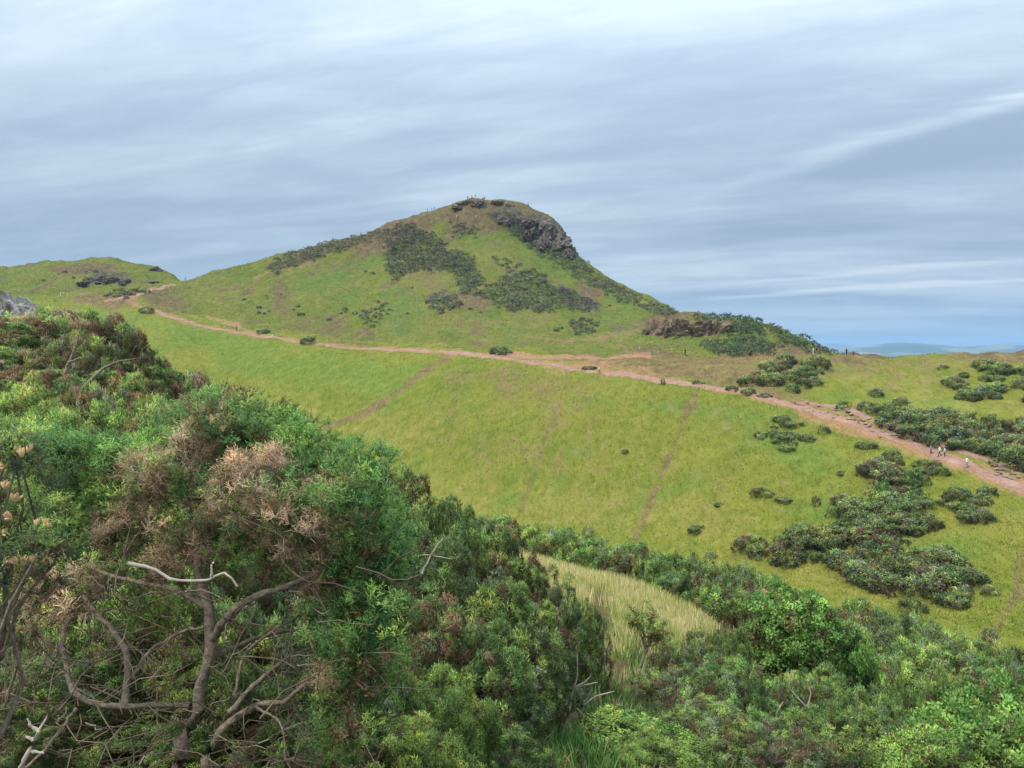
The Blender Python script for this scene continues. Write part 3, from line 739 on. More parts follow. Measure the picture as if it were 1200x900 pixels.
# ------------------------------------------------------------------ gorse on the far slopes (single meshes: too small to show parts)
DIST = [gorse_proto(400 + i, 1.5, 1.4, 1.5, 0.42, 0.34, 6, 9, 0.16, mx, every=6, base_r=0.05, length=0.55)
        for i, mx in enumerate([[(c * np.array([0.98, 0.86, 0.95]), w) for c, w in mx_] for mx_ in (MIX_GREEN, MIX_GREEN, MIX_BROWN, [(G_DARK, 4), (G_GREY, 3), (G_MID, 2)], [(G_DARK, 4), (G_MID, 3)])])]
DLEAF = gorse_proto(420, 1.3, 1.3, 1.8, 0.4, 0.34, 5, 8, 0.2, [(G_MID, 3), (np.array((0.06, 0.17, 0.03)), 4)], length=0.5)
rb = np.random.default_rng(77)
def inside(x, y, poly):
    c = False; j = len(poly) - 1
    for i in range(len(poly)):
        xi, yi = poly[i]; xj, yj = poly[j]
        if (yi > y) != (yj > y) and x < (xj - xi) * (y - yi) / (yj - yi) + xi: c = not c
        j = i
    return c
def fill(poly, spacing, n, ysc=0.55):
    """points in a photo polygon, kept apart"""
    xs = [p[0] for p in poly]; ys = [p[1] for p in poly]; out = []
    for _ in range(n * 30):
        x, y = rb.uniform(min(xs), max(xs)), rb.uniform(min(ys), max(ys))
        if not inside(x, y, poly): continue
        if rb.uniform() < 0.3: x += rb.normal() * spacing * 1.0; y += rb.normal() * spacing * 0.5
        if all(((x - a) / spacing) ** 2 + ((y - b) / (spacing * ysc)) ** 2 > 1 for a, b in out):
            out.append((x, y))
            if len(out) >= n: break
    return out
def far_bush(x, y, r, h, label, group, proto=None, ymin=60, name='gorse_bush'):
    p = ground_at(x, y, ymin)
    pr = proto or DIST[rb.choice(5, p=[0.26, 0.22, 0.14, 0.2, 0.18])]
    k = rb.uniform(0.8, 1.2) if group is None else rb.choice([0.5, 0.75, 1.0, 1.2]) * rb.uniform(0.9, 1.1)
    h = h * (0.4 + 0.6 * k)
    place(pr, name, p.x, p.y, r * k, r * k * rb.uniform(0.8, 1.1), h * rb.uniform(0.8, 1.2), rb.uniform(0, 6.28), label, 'bush', group, parts=False, sink=0.15)
def patch(poly, spacing, n, r, h, label, group, ysc=0.5, **kw):
    for x, y in fill(poly, spacing, n, ysc):
        yp = np.interp(x, [p[0] for p in MAIN], [p[1] for p in MAIN])
        if x > 900 and yp - 12 < y < yp + 15: continue          # the trodden strip stays clear
        far_bush(x, y, r, h, label, group, **kw)
patch([(896, 440), (925, 425), (972, 432), (968, 444), (940, 458), (900, 462), (888, 452)], 10, 18, 2.0, 1.8, 'dark gorse bush in the clump above the path below the bare crest', 'gorse clump above the path')
patch([(1098, 446), (1120, 432), (1200, 430), (1235, 440), (1235, 468), (1160, 468), (1120, 462)], 12, 22, 2.1, 1.8, 'gorse bush in the wide thicket high on the dry grass plateau', 'gorse thicket on the plateau')
patch([(978, 480), (1010, 472), (1060, 486), (1130, 490), (1240, 500), (1240, 560), (1195, 552), (1130, 532), (1070, 508), (1030, 497)], 14, 52, 2.6, 2.2, 'gorse bush in the thicket just above the stony path', 'gorse thicket along the stony path')
patch([(1010, 548), (1050, 532), (1100, 548), (1108, 562), (1060, 585), (1020, 580)], 11, 20, 1.9, 1.6, 'gorse bush in the clump directly below the stony path', 'gorse clump below the stony path')
patch([(885, 512), (915, 494), (955, 500), (950, 518), (915, 530)], 11, 14, 1.3, 1.1, 'low gorse bush on the green slope below the path bend', 'low gorse below the path bend')
patch([(965, 610), (1010, 585), (1050, 590), (1115, 630), (1145, 690), (1130, 712), (1080, 705), (1030, 690), (960, 668), (910, 668), (870, 650), (880, 636), (940, 634)], 13, 62, 2.0, 1.8, 'gorse bush in the large thicket spread down the lower green slope', 'gorse thicket on the lower slope')
patch([(1108, 585), (1140, 578), (1160, 596), (1140, 612), (1110, 606)], 10, 12, 1.2, 1.2, 'gorse bush in the small round clump on the grass under the path', 'small gorse clump under the path')
patch([(1035, 566), (1070, 562), (1084, 582), (1060, 594), (1036, 590)], 12, 7, 1.1, 1.9, 'fresh green leafy bush among the gorse below the path', 'leafy bushes among the gorse', proto=DLEAF, name='leafy_bush')
for x, y, r, h, lab in [(586, 415, 3.0, 2.3, 'round dark gorse bush on the upper side of the path bend below the hill'), (362, 402, 2.6, 2.2, 'dark gorse bush beside the path at the foot of the grassy hill'),
        (308, 390, 2.3, 1.5, 'dark gorse bush above the red scar on the path'), (172, 366, 3.0, 2.0, 'dark gorse bush beside the path just below the saddle'),
        (858, 458, 1.2, 1.3, 'small gorse bush at the upper path edge, first of the row'), (876, 461, 1.2, 1.0, 'small gorse bush at the upper path edge, second of the row'), (895, 465, 1.6, 1.0, 'low wide gorse bush at the upper path edge, third of the row'), (818, 449, 1.2, 0.9, 'small low gorse bush in brown grass above the path'),
        (816, 623, 1.3, 1.3, 'lone round gorse bush on the pale lower slope'), (842, 592, 0.6, 0.6, 'tiny lone bush on the lower slope above the round gorse'), (777, 450, 0.45, 1.3, 'small upright shrub at the lower edge of the path'),
        (733, 530, 0.8, 0.9, 'small green shrub alone on the open grass slope'), (1056, 474, 1.6, 1.5, 'dark round bush on the grass above the gorse thicket'), (1128, 468, 1.3, 1.3, 'dark bush at the lower edge of the plateau thicket'),
        (895, 578, 1.6, 0.9, 'low brown gorse bush on the green slope left of the thicket'), (920, 586, 1.7, 0.8, 'low spreading gorse bush on the green slope left of the thicket'), (956, 592, 0.6, 1.3, 'small upright green bush on the slope beside the thicket'),
        (985, 556, 0.7, 1.0, 'small round bright bush above the lower thicket'), (1015, 524, 1.4, 1.1, 'dark gorse bush touching the lower edge of the stony path'), (1150, 605, 1.0, 0.9, 'small bush beside the round clump under the path'),
        (1068, 716, 1.8, 1.5, 'brownish rounded gorse bush at the bottom of the large thicket'), (1160, 695, 0.8, 0.8, 'small brown bush beside the lower thicket near the faint trail'), (1105, 432, 1.2, 1.1, 'small dark bush on the skyline grass of the plateau'),
        (353, 369, 1.3, 1.4, 'small round bush on the grassy face of the hill'), (404, 364, 1.3, 1.4, 'small dark bush on the hill face near the darker tussocks'), (690, 432, 1.4, 0.9, 'small bush in the worn earth beside the path'), (580, 408, 1.0, 0.8, 'small bush on the grass above the path bend')]:
    far_bush(x, y, r, h, lab, None)
patch([(120, 345), (140, 340), (168, 340), (165, 346), (135, 348)], 6, 14, 1.7, 1.5, 'dark gorse bush in the row below the saddle path', 'dark gorse row at the saddle', ysc=0.4)

def mass(name, polys, label, n, r, h, spacing=4.5, tints=(np.array((0.125, 0.165, 0.085)), np.array((0.17, 0.195, 0.115)), np.array((0.11, 0.13, 0.08)), np.array((0.16, 0.13, 0.09)), np.array((0.16, 0.21, 0.08))), seed=1, clump=None):
    """a far thicket that reads as one mass: low bushes merged into one object"""
    rr = np.random.default_rng(seed); P, D, S, C, NO = [], [], [], [], []
    for poly in polys:
        for x, y in fill(poly, spacing, n, 0.6):
            p = np.array(ground_at(x, y)); k = rr.uniform(0.6, 1.25)
            if clump is not None:
                if float(fbm(np.array(p[0] / 14), np.array(p[1] / 14), 3, 88)) < clump: continue
                k = rr.uniform(0.3, 1.3)
            c = tints[rr.integers(len(tints))]
            for _ in range(16):
                d = unit(rr.normal(size=3)); d[2] = abs(d[2])
                P.append(p + d * np.array([r, r, h]) * k * rr.uniform(0.5, 0.95)); D.append(d + np.array([0, 0, 0.5])); S.append(0.75 * k); C.append(c * rr.uniform(0.6, 1.4)); NO.append(d + np.array([0, 0, 0.4]))
    tm = [puff(rr, 7, 0.2, length=0.6) for _ in range(4)]
    o = link(name, clumps_mesh(name, P, D, S, C, tm, M_GORSE, rr, unit(np.array(NO)))); tag(o, label, 'gorse thicket', None, 'stuff')
mass('gorse_thicket', [[(458, 285), (480, 266), (500, 272), (520, 290), (532, 318), (505, 314), (480, 318), (462, 330), (455, 312)], [(532, 296), (550, 306), (545, 316), (534, 312)]], 'dark gorse thicket high on the grassy face of the hill', 300, 1.5, 1.1, seed=3, spacing=3.4)
mass('gorse_thicket', [[(556, 346), (580, 336), (605, 322), (622, 318), (645, 338), (672, 343), (692, 360), (684, 366), (655, 356), (642, 368), (622, 360), (600, 366), (575, 352)], [(545, 318), (560, 322), (556, 332), (544, 328)]], 'broad dark gorse thicket below the cliff on the lower hill face', 230, 1.4, 1.0, seed=4, spacing=4.0)
mass('gorse_thicket', [[(572, 250), (600, 250), (640, 276), (668, 300), (700, 322), (745, 347), (795, 368), (780, 372), (740, 356), (690, 334), (645, 305), (610, 282)]], 'dark scrub running down the right edge of the hill from the cliff', 300, 1.5, 1.0, seed=5, spacing=3.6)
mass('gorse_thicket', [[(312, 315), (340, 297), (380, 286), (430, 276), (485, 262), (470, 272), (430, 282), (390, 296), (345, 310), (325, 320)]], 'dark heather and scrub strip along the left ridge of the hill', 260, 1.5, 0.8, seed=6, spacing=3.6)
mass('gorse_thicket', [[(815, 374), (850, 370), (885, 376), (890, 386), (850, 384)], [(830, 408), (850, 402), (900, 404), (905, 410), (850, 411)], [(900, 384), (935, 398), (972, 412), (950, 411), (915, 398)], [(868, 385), (885, 392), (880, 398), (862, 392)]], 'green scrub capping the small rocky hill beside the plateau', 60, 1.6, 1.2, 5.5, (np.array((0.10, 0.15, 0.065)), np.array((0.135, 0.18, 0.075)), np.array((0.15, 0.17, 0.10))), seed=7)
mass('gorse_thicket', [[(425, 366), (450, 358), (448, 374), (432, 378)], [(500, 355), (530, 345), (540, 362), (512, 366)], [(540, 330), (560, 338), (550, 345)], [(668, 380), (700, 380), (696, 386), (672, 387)], [(575, 300), (640, 330), (632, 334), (580, 308)], [(535, 262), (560, 275), (540, 276)]], 'scattered dark tussocks and scrub on the middle of the hill face', 22, 1.2, 0.9, 5, seed=8)

mass('low_scrub', [[(230, 330), (330, 305), (480, 262), (560, 250), (640, 285), (760, 360), (740, 400), (560, 398), (400, 390), (300, 370)]], 'small scattered heather and scrub tufts dotted over the hill face', 170, 0.75, 0.6, 5, seed=9, clump=0.22)
mass('low_scrub', [[(0, 322), (60, 315), (130, 312), (200, 330), (150, 340), (60, 342), (0, 345)]], 'small scattered scrub tufts on the low hill beyond the saddle', 40, 0.8, 0.6, 5, seed=10, clump=0.1)
# ------------------------------------------------------------------ hedge-like gorse line and the right-hand gorse bank (20 to 50 m)
FARP = [gorse_proto(500 + i, 1.5, 1.4, 1.7, 0.27, 0.19, 7, 15, 0.085, mx, every=4, base_r=0.05)
        for i, mx in enumerate([MIX_GREEN, [(G_MID, 5), (G_GREY, 3), (G_DARK, 3)], MIX_BROWN, MIX_GREEN, [(G_DARK, 4), (G_MID, 4), (G_GREY, 2)]])]
FAR_FLOWER = gorse_proto(510, 1.5, 1.4, 1.5, 0.33, 0.2, 7, 13, 0.085, MIX_FLOWER + [(TAN * 1.2, 1)], every=4, base_r=0.05)
FAR_LEAF = gorse_proto(511, 1.3, 1.3, 2.4, 0.42, 0.24, 7, 10, 0.12, [(np.array((0.10, 0.20, 0.04)), 4), (np.array((0.15, 0.25, 0.05)), 3), (np.array((0.07, 0.15, 0.03)), 2)], every=3, base_r=0.05, leaf=True, mat=M_LEAF, zc=0.45, length=0.4)
def bush(proto, x, ytop, hw, Y, label, group=None, cat='bush', name='gorse_bush', depth=0.9, hmin=0.5, hmax=3.4):
    p = at(x, ytop, Y); gz = ground_z(p.x, p.y)
    h = min(hmax, max(hmin, p.z - gz)); rx = hw * Y / F
    return place(proto, name, p.x, p.y, rx, rx * depth, h, rb.uniform(0, 6.28), label, cat, group)
ORD = ['first', 'second', 'third', 'fourth', 'fifth', 'sixth', 'seventh', 'eighth', 'ninth', 'tenth', 'eleventh', 'twelfth', 'thirteenth', 'fourteenth']
HEDGE_G, HEDGE_L = 'gorse line behind the tall pale grass', 'dense gorse bush in the line behind the tall pale grass'
for i, (x, y, hw, Y) in enumerate([(520, 600, 30, 45), (556, 606, 30, 45), (590, 612, 32, 44.5), (624, 617, 30, 44), (655, 622, 32, 43.5), (690, 630, 30, 43), (716, 640, 28, 42.5), (742, 642, 30, 42), (775, 649, 32, 41), (806, 656, 30, 40), (835, 660, 32, 39), (868, 668, 32, 38), (898, 682, 30, 37), (925, 694, 28, 36), (790, 672, 26, 39), (840, 684, 26, 37.5), (880, 694, 26, 36)]):
    bush(FARP[i % 5], x, y, hw, Y, (ORD[i] + ' gorse bush along the line behind the pale grass, counted from the big mound') if i < 14 else (ORD[i - 14] + ' low gorse bush fronting the line at the pale grass edge, from the big mound'), HEDGE_G, hmax=3.6)
BANK_G, BANK_L = 'gorse bank below the valley floor', 'dense green gorse bush in the broad bank below the faint valley trail'
for i, (x, y, hw, Y) in enumerate([(960, 712, 34, 40), (1000, 716, 40, 42), (1040, 724, 40, 42), (1080, 732, 40, 42), (1120, 746, 40, 42), (1165, 760, 44, 42), (1215, 770, 44, 42), (975, 735, 40, 36), (1020, 740, 44, 36), (1065, 752, 44, 36), (1110, 766, 44, 36), (1150, 778, 44, 36), (1200, 790, 46, 36), (1010, 772, 46, 30), (1060, 780, 48, 30), (1110, 790, 48, 30), (1165, 802, 50, 30), (1215, 810, 50, 30), (1085, 812, 50, 25), (1140, 822, 52, 25), (1195, 838, 52, 25)]):
    bush(FARP[(i * 2) % 5], x, y - (i * 5) % 9, hw * 0.86, Y, BANK_L if 7 <= i else ORD[i] + ' gorse bush along the top edge of the bank, from the leafy young tree', BANK_G, hmax=3.6)
bush(FAR_FLOWER, 1005, 758, 34, 26, 'gorse bush covered in tan faded flowers behind the leafy sapling tree')
bush(FAR_FLOWER, 1062, 812, 26, 21, 'small gorse bush with ochre faded flowers at the front of the bank')
bush(FAR_FLOWER, 1108, 800, 24, 24, 'gorse bush with tan faded flowers among the green bank')

# ------------------------------------------------------------------ tall pale grass on the near terrace and tussocks on the slopes
def blades(name, X, Y, Z, H, Wd, C, bend, seed, mat=M_GRASS, simple=False):
    r = np.random.default_rng(seed); n = len(X)
    an = r.uniform(0, 6.283, n); sx, sy = np.cos(an) * Wd, np.sin(an) * Wd
    b = np.stack([X, Y, Z], -1); s = np.stack([sx, sy, np.zeros(n)], -1)
    la = r.uniform(0, 6.283, n); lean = np.stack([np.cos(la), np.sin(la), np.zeros(n)], -1) * (H * bend * r.uniform(0.2, 1.0, n))[:, None]
    mid = b + lean * 0.35 + np.stack([np.zeros(n), np.zeros(n), H * 0.6], -1); top = b + lean + np.stack([np.zeros(n), np.zeros(n), H], -1)
    V = np.stack([b - s, b + s, mid + s * 0.7, mid - s * 0.7, top], 1).reshape(-1, 3)
    if simple:
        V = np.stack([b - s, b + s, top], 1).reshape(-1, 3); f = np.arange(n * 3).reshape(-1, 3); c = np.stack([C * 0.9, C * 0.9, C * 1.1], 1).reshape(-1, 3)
    i = np.arange(n)[:, None] * 5
    if not simple:
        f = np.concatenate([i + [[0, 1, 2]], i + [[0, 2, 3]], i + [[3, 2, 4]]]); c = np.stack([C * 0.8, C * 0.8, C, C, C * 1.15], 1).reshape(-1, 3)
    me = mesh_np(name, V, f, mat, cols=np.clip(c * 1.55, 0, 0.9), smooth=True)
    nn = np.zeros_like(V); nn[:, 2] = 1; nn += r.normal(size=nn.shape) * 0.15
    me.normals_split_custom_set_from_vertices(unit(nn).astype(np.float32)); return me
def scatter(r, n, r0, r1, c0=59, c1=59 + 759):
    i = r.uniform(r0, r1 - 1, n); j = r.uniform(c0, c1, n)
    i0, j0 = i.astype(int), j.astype(int); fi, fj = i - i0, j - j0
    def bl(G): return (G[i0, j0] * (1 - fj) + G[i0, j0 + 1] * fj) * (1 - fi) + (G[i0 + 1, j0] * (1 - fj) + G[i0 + 1, j0 + 1] * fj) * fi
    return bl, i0, j0
rg = np.random.default_rng(31)
R5, R6, R7 = sum(SEG[:5]), sum(SEG[:7]), sum(SEG[:8])
bl, i0, j0 = scatter(rg, 230000, R5, R7)
X, Y, Z = bl(GX), bl(GY), bl(GZ); qx, qy = project(X, Y, Z)
m = (qx > 500) & (qx < 980) & (qy > 590) & (qy < 800) & (litter[i0, j0] < rg.uniform(0.1, 0.9, len(X)))
X, Y, Z, qx, qy = X[m], Y[m], Z[m], qx[m], qy[m]; n = len(X)
tone = fbm(X / 2.5, Y / 2.5, 3, 71)[:, None] + 0.4 * rg.normal(size=(n, 1))
C = np.where(tone > 0.15, np.array((0.50, 0.42, 0.20)), np.where(tone > -0.45, np.array((0.40, 0.38, 0.12)), np.array((0.22, 0.28, 0.07)))) * rg.uniform(0.8, 1.2, (n, 1))
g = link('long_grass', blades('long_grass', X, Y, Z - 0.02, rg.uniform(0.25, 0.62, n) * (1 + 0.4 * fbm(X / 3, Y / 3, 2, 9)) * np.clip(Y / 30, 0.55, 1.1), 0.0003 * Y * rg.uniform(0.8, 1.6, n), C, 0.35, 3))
tag(g, 'tall pale seeding grass on the open terrace in front of the gorse line', 'grass', None, 'stuff')
def tussocks(name, n, r0, r1, hmin, hmax, w, label, seed):
    r = np.random.default_rng(seed); bl, i0, j0 = scatter(r, n, r0, r1)
    X, Y, Z = bl(GX), bl(GY), bl(GZ)
    keep = (dirt[i0, j0] < 0.4) & (rock[i0, j0] < 0.4); X, Y, Z, i0, j0 = X[keep], Y[keep], Z[keep], i0[keep], j0[keep]; n = len(X)
    C = np.tile(np.array((0.162, 0.178, 0.026)), (n, 1)); ln = r.uniform(0, 1, (n, 1))
    C = C * (0.6 + 0.85 * ln ** 1.5) * (1 + 0.45 * fbm(X / 1.3, Y / 1.3, 2, 29) + 0.42 * fbm(X / 4.5, Y / 4.5, 4, 17, 0.6) + 0.25 * fbm(X / 22, Y / 22, 3, 19))[:, None]
    gr = np.clip(0.5 + 1.3 * fbm(X / 13, Y / 13, 3, 23), 0, 1)[:, None]; C = C * (1 - gr * np.array([0.22, -0.02, -0.2]))
    for mk, c in ((dry, (0.215, 0.195, 0.060)), (lush, (0.115, 0.165, 0.038)), (heath, (0.165, 0.115, 0.068))):
        k = (np.clip(mk[i0, j0], 0, 1) * 0.9)[:, None]; C = C * (1 - k) + np.array(c) * (0.75 + 0.5 * ln) * k
    pale = (r.uniform(size=n) < 0.16) & (fbm(X / 6, Y / 6, 3, 37) > -0.15); C[pale] = np.array((0.33, 0.315, 0.125)) * r.uniform(0.8, 1.2, (pale.sum(), 1))
    C = C * (np.array([0.88, 0.92, 0.80]) if name == 'hill_grass' else np.array([1.13, 1.15, 0.85]))
    s = Y / 150; H = r.uniform(hmin, hmax, n); tall = r.uniform(size=n) < 0.12; H[tall] *= 1.9
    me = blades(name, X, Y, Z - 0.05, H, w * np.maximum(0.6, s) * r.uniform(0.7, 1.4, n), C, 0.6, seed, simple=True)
    tag(link(name, me), label, 'grass', None, 'stuff')
tussocks('slope_grass', 170000, ROW_VALLEY - 12, ROW_TOP - SEG[10], 0.10, 0.27, 0.075, 'rough olive grass covering the valley slope below the path', 91)
tussocks('plateau_grass', 36000, ROW_TOP - SEG[10], ROW_TOP + 10, 0.10, 0.25, 0.08, 'dry tussocky grass on the plateau above the path', 92)
tussocks('hill_grass', 50000, ROW_TOP + 10, ROW_BACK, 0.14, 0.32, 0.11, 'short grass clothing the face of the hill', 93)

# ------------------------------------------------------------------ mid-distance foreground gorse (8 to 20 m)
MIDP = [gorse_proto(600 + i, 1.4, 1.3, 1.8, 0.155, 0.082, 5.6, 13, 0.085, mx, every=3, base_r=0.035, length=0.7)
        for i, mx in enumerate([MIX_GREEN, [(G_DARK, 3), (G_MID, 5), (G_LITE, 1), (G_GREY, 2), (DEAD, 1)], MIX_BROWN, [(G_GREY, 4), (G_MID, 3), (G_DARK, 2), (DEAD, 1)]])]
MID_BRIGHT = gorse_proto(610, 1.4, 1.3, 1.6, 0.155, 0.082, 5.6, 13, 0.085, MIX_BRIGHT, base_r=0.03, length=0.7)
MID_FLOWER = gorse_proto(611, 1.0, 1.0, 1.4, 0.15, 0.082, 5.6, 13, 0.085, MIX_FLOWER + [(np.array((0.42, 0.32, 0.10)), 2)], base_r=0.03, length=0.7)
SLOPE_G, SLOPE_L = 'gorse bushes of the big mound', 'dense rounded gorse bush in the big mound running down to the pale grass'
for i, (x, y, hw, Y) in enumerate([(300, 478, 75, 13), (345, 500, 70, 12.5), (400, 538, 75, 12.5), (455, 566, 75, 12.5), (505, 590, 75, 12.5), (556, 616, 66, 12.2), (604, 656, 58, 12), (648, 690, 52, 11.8), (682, 708, 30, 12.4),
        (330, 560, 90, 9.8), (420, 600, 95, 9.8), (500, 640, 100, 9.8), (570, 690, 95, 9.9), (606, 738, 58, 10.2), (470, 700, 100, 8.3), (550, 740, 90, 8.4)]):
    bush(MIDP[(i * 3) % 4 if i % 5 else 0], x, y, hw, Y, (ORD[i] + ' gorse bush down the crest of the big mound, from the rocky bank') if i < 9 else (ORD[i - 9] + ' gorse bush along the flank of the big mound, from the old gorse') if i < 14 else (ORD[i - 14] + ' gorse bush at the foot of the big mound beside the bright green mounds'), SLOPE_G, hmax=3.3)
TOP_G, TOP_L = 'straggly gorse on the rocky bank', 'straggly brown and green gorse bush growing over the pale rocks on the bank'
STRAG = gorse_proto(612, 1.4, 1.3, 1.4, 0.155, 0.085, 4.6, 13, 0.08, [(DEAD, 3), (DEAD_L, 2), (G_MID, 4), (G_LITE, 1), (G_GREY, 3)], every=1, base_r=0.03, length=0.7)
for i, (x, y, hw, Y) in enumerate([(5, 378, 60, 11.5), (62, 362, 55, 12), (112, 372, 42, 12), (160, 418, 48, 12), (205, 440, 50, 12.2), (250, 462, 60, 12.3), (30, 425, 75, 9.8), (175, 470, 62, 10)]):
    bush(STRAG if i % 3 else MIDP[2], x, y + (7 * i) % 11 - 2, hw * 1.5, Y, (ORD[i] + ' straggly brown gorse bush along the bank top, from the largest pale rock') if i < 6 else ('straggly gorse at the bank foot ' + ('below the pale rocks' if i == 6 else 'beside the tan-flowered gorse')), TOP_G)
for i, (x, y, hw, Y) in enumerate([(88, 396, 52, 10.6), (140, 436, 52, 10.6), (-5, 408, 66, 10.4), (58, 440, 62, 9.4), (108, 458, 56, 9.2), (215, 472, 56, 10.8)]):
    bush(MIDP[2] if i % 2 else STRAG, x, y, hw, Y, ORD[i] + ' grey-brown gorse bush on the rocky bank face, from the pale rocks down', TOP_G)
bush(MID_FLOWER, 145, 452, 44, 9.8, 'gorse bush with yellow-tan faded flowers on the rocky bank')
bush(MID_BRIGHT, 70, 480, 90, 7.6, 'fresh green gorse bush below the rocky bank')
bush(MIDP[1], 190, 500, 80, 8.0, 'dark green gorse bush behind the dead brown gorse')
bush(MID_BRIGHT, 20, 455, 60, 8.4, 'fresh green gorse bush at the foot of the straggly bank gorse')
# the right-hand foreground
RF_G, RF_L = 'grey-green gorse of the lower foreground', 'grey-green gorse bush in the lower foreground thicket below the leafy sapling'
for i, (x, y, hw, Y) in enumerate([(800, 748, 46, 16), (845, 742, 46, 17), (790, 790, 60, 13.5), (850, 780, 64, 13), (905, 800, 60, 13.5), (960, 790, 70, 14), (1010, 810, 60, 15), (830, 830, 70, 10.5), (900, 850, 70, 10), (980, 838, 80, 11), (1050, 850, 70, 12)]):
    bush(MIDP[[3, 0, 3, 1][i % 4]], x, y, hw, Y, ORD[i] + ' grey-green gorse bush of the lower thicket, working down from the leaning young gorse', RF_G)
MLEAF = [(np.array((0.17, 0.32, 0.07)), 4), (np.array((0.235, 0.39, 0.085)), 4), (np.array((0.11, 0.23, 0.05)), 2)]
LEAFP = [gorse_proto(620 + i, 1.2, 1.2, 1.8, 0.32, 0.17, 5.5, 22, 0.115, MLEAF, every=2, base_r=0.03, leaf=True, mat=M_LEAF, zc=0.4, length=0.42) for i in range(2)]
bush(LEAFP[0], 1150, 828, 92, 12.5, 'bright leafy shrub at the right of the gorse bank', name='leafy_shrub')
bush(LEAFP[1], 1215, 815, 60, 14, 'tall bright leafy shrub beside the wide leafy shrub', name='leafy_shrub')
bush(LEAFP[1], 1075, 862, 60, 10.5, 'low leafy shrub between the gorse and the bright leafy shrub', name='leafy_shrub', hmin=0.3)
bush(LEAFP[0], 745, 850, 72, 9.0, 'fresh bright green rounded shrub in front of the bare earth', name='leafy_shrub', hmin=0.3)
bush(MID_BRIGHT, 770, 868, 60, 8.2, 'bright green gorse seedling mound beside the rounded shrub', hmin=0.3)
bush(LEAFP[1], 1010, 770, 44, 19, 'yellow-green leafy shrub in front of the tan-flowered gorse', name='leafy_shrub')

# ------------------------------------------------------------------ the old gorse with the bare trunk, close by
def px_lumps(r, spec):
    """spec: polygon, count, (near, far) depth, radius, mixture -> lumps in world space"""
    L = []
    for poly, n, (y0, y1), rad, mx in spec:
        xs = [p[0] for p in poly]; ys = [p[1] for p in poly]; k = 0
        while k < n:
            x, y = r.uniform(min(xs), max(xs)), r.uniform(min(ys), max(ys))
            if not inside(x, y, poly): continue
            k += 1; p = np.array(at(x, y, r.uniform(y0, y1)))
            L.append((p, rad * r.uniform(0.65, 1.35), lump_tint(r, mx), unit(np.array([r.normal() * 0.5, -0.5, 0.8]))))
    return L
rh = np.random.default_rng(901)
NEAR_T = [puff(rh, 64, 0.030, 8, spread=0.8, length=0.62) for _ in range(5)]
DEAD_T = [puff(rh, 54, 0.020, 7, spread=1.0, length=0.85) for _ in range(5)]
BR2 = [(np.array((0.17, 0.31, 0.07)), 4), (np.array((0.12, 0.24, 0.07)), 4), (np.array((0.24, 0.36, 0.08)), 2)]
DK2 = [(G_MID, 4), (G_DARK, 3), (np.array((0.085, 0.19, 0.05)), 2)]
DD2 = [(np.array((0.36, 0.225, 0.135)), 4), (np.array((0.56, 0.38, 0.23)), 4), (np.array((0.22, 0.135, 0.08)), 2)]
base = at(206, 905, 4.0); gz = ground_z(base.x, base.y)
hero = empty('old_gorse', (base.x, base.y, gz)); tag(hero, 'old leaning gorse with bare grey trunk and dead brown crown', 'bush')
HO = np.array(hero.location)
def rel(px): return [np.array(at(*p)) - HO for p in px]
green = px_lumps(rh, [([(40, 525), (120, 508), (190, 530), (205, 590), (150, 640), (60, 635)], 60, (4.3, 5.0), 0.15, BR2),
    ([(330, 560), (430, 545), (470, 600), (462, 700), (445, 790), (395, 780), (385, 700), (410, 640)], 90, (3.7, 4.5), 0.14, BR2 + DK2),
    ([(190, 500), (260, 475), (420, 525), (425, 575), (330, 575), (230, 540)], 60, (4.6, 5.5), 0.17, BR2 + DK2),
    ([(380, 700), (450, 720), (430, 890), (370, 890)], 26, (3.9, 4.4), 0.14, DK2 + BR2), ([(120, 620), (340, 640), (340, 700), (130, 690)], 18, (4.4, 5.0), 0.13, DK2), ([(160, 540), (320, 560), (420, 640), (330, 690), (180, 650)], 34, (3.9, 4.5), 0.11, BR2 + DK2)])
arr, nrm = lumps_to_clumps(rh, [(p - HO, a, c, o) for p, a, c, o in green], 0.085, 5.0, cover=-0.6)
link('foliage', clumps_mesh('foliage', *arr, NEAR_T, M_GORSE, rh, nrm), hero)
dead = px_lumps(rh, [([(150, 560), (225, 525), (320, 565), (345, 640), (300, 690), (200, 680), (140, 635)], 34, (3.6, 4.3), 0.13, DD2),
    ([(305, 590), (400, 600), (435, 680), (380, 725), (305, 705)], 18, (3.7, 4.3), 0.13, DD2), ([(225, 495), (265, 470), (262, 530), (230, 540)], 14, (4.5, 4.9), 0.12, DD2),
    ([(270, 545), (330, 535), (330, 590), (280, 590)], 14, (4.0, 4.6), 0.12, DD2), ([(0, 690), (100, 680), (90, 730), (0, 740)], 14, (3.6, 4.2), 0.12, DD2), ([(385, 780), (450, 790), (430, 870), (385, 860)], 10, (3.7, 4.1), 0.1, DD2)])
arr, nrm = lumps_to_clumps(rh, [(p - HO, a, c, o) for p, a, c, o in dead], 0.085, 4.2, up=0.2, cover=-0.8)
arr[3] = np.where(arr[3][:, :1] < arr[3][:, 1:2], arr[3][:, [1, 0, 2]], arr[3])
o = link('dead_foliage', clumps_mesh('dead_foliage', *arr, DEAD_T, M_GORSE, rh, nrm), hero); o['label'] = 'dead brown spiny twigs of the crown'
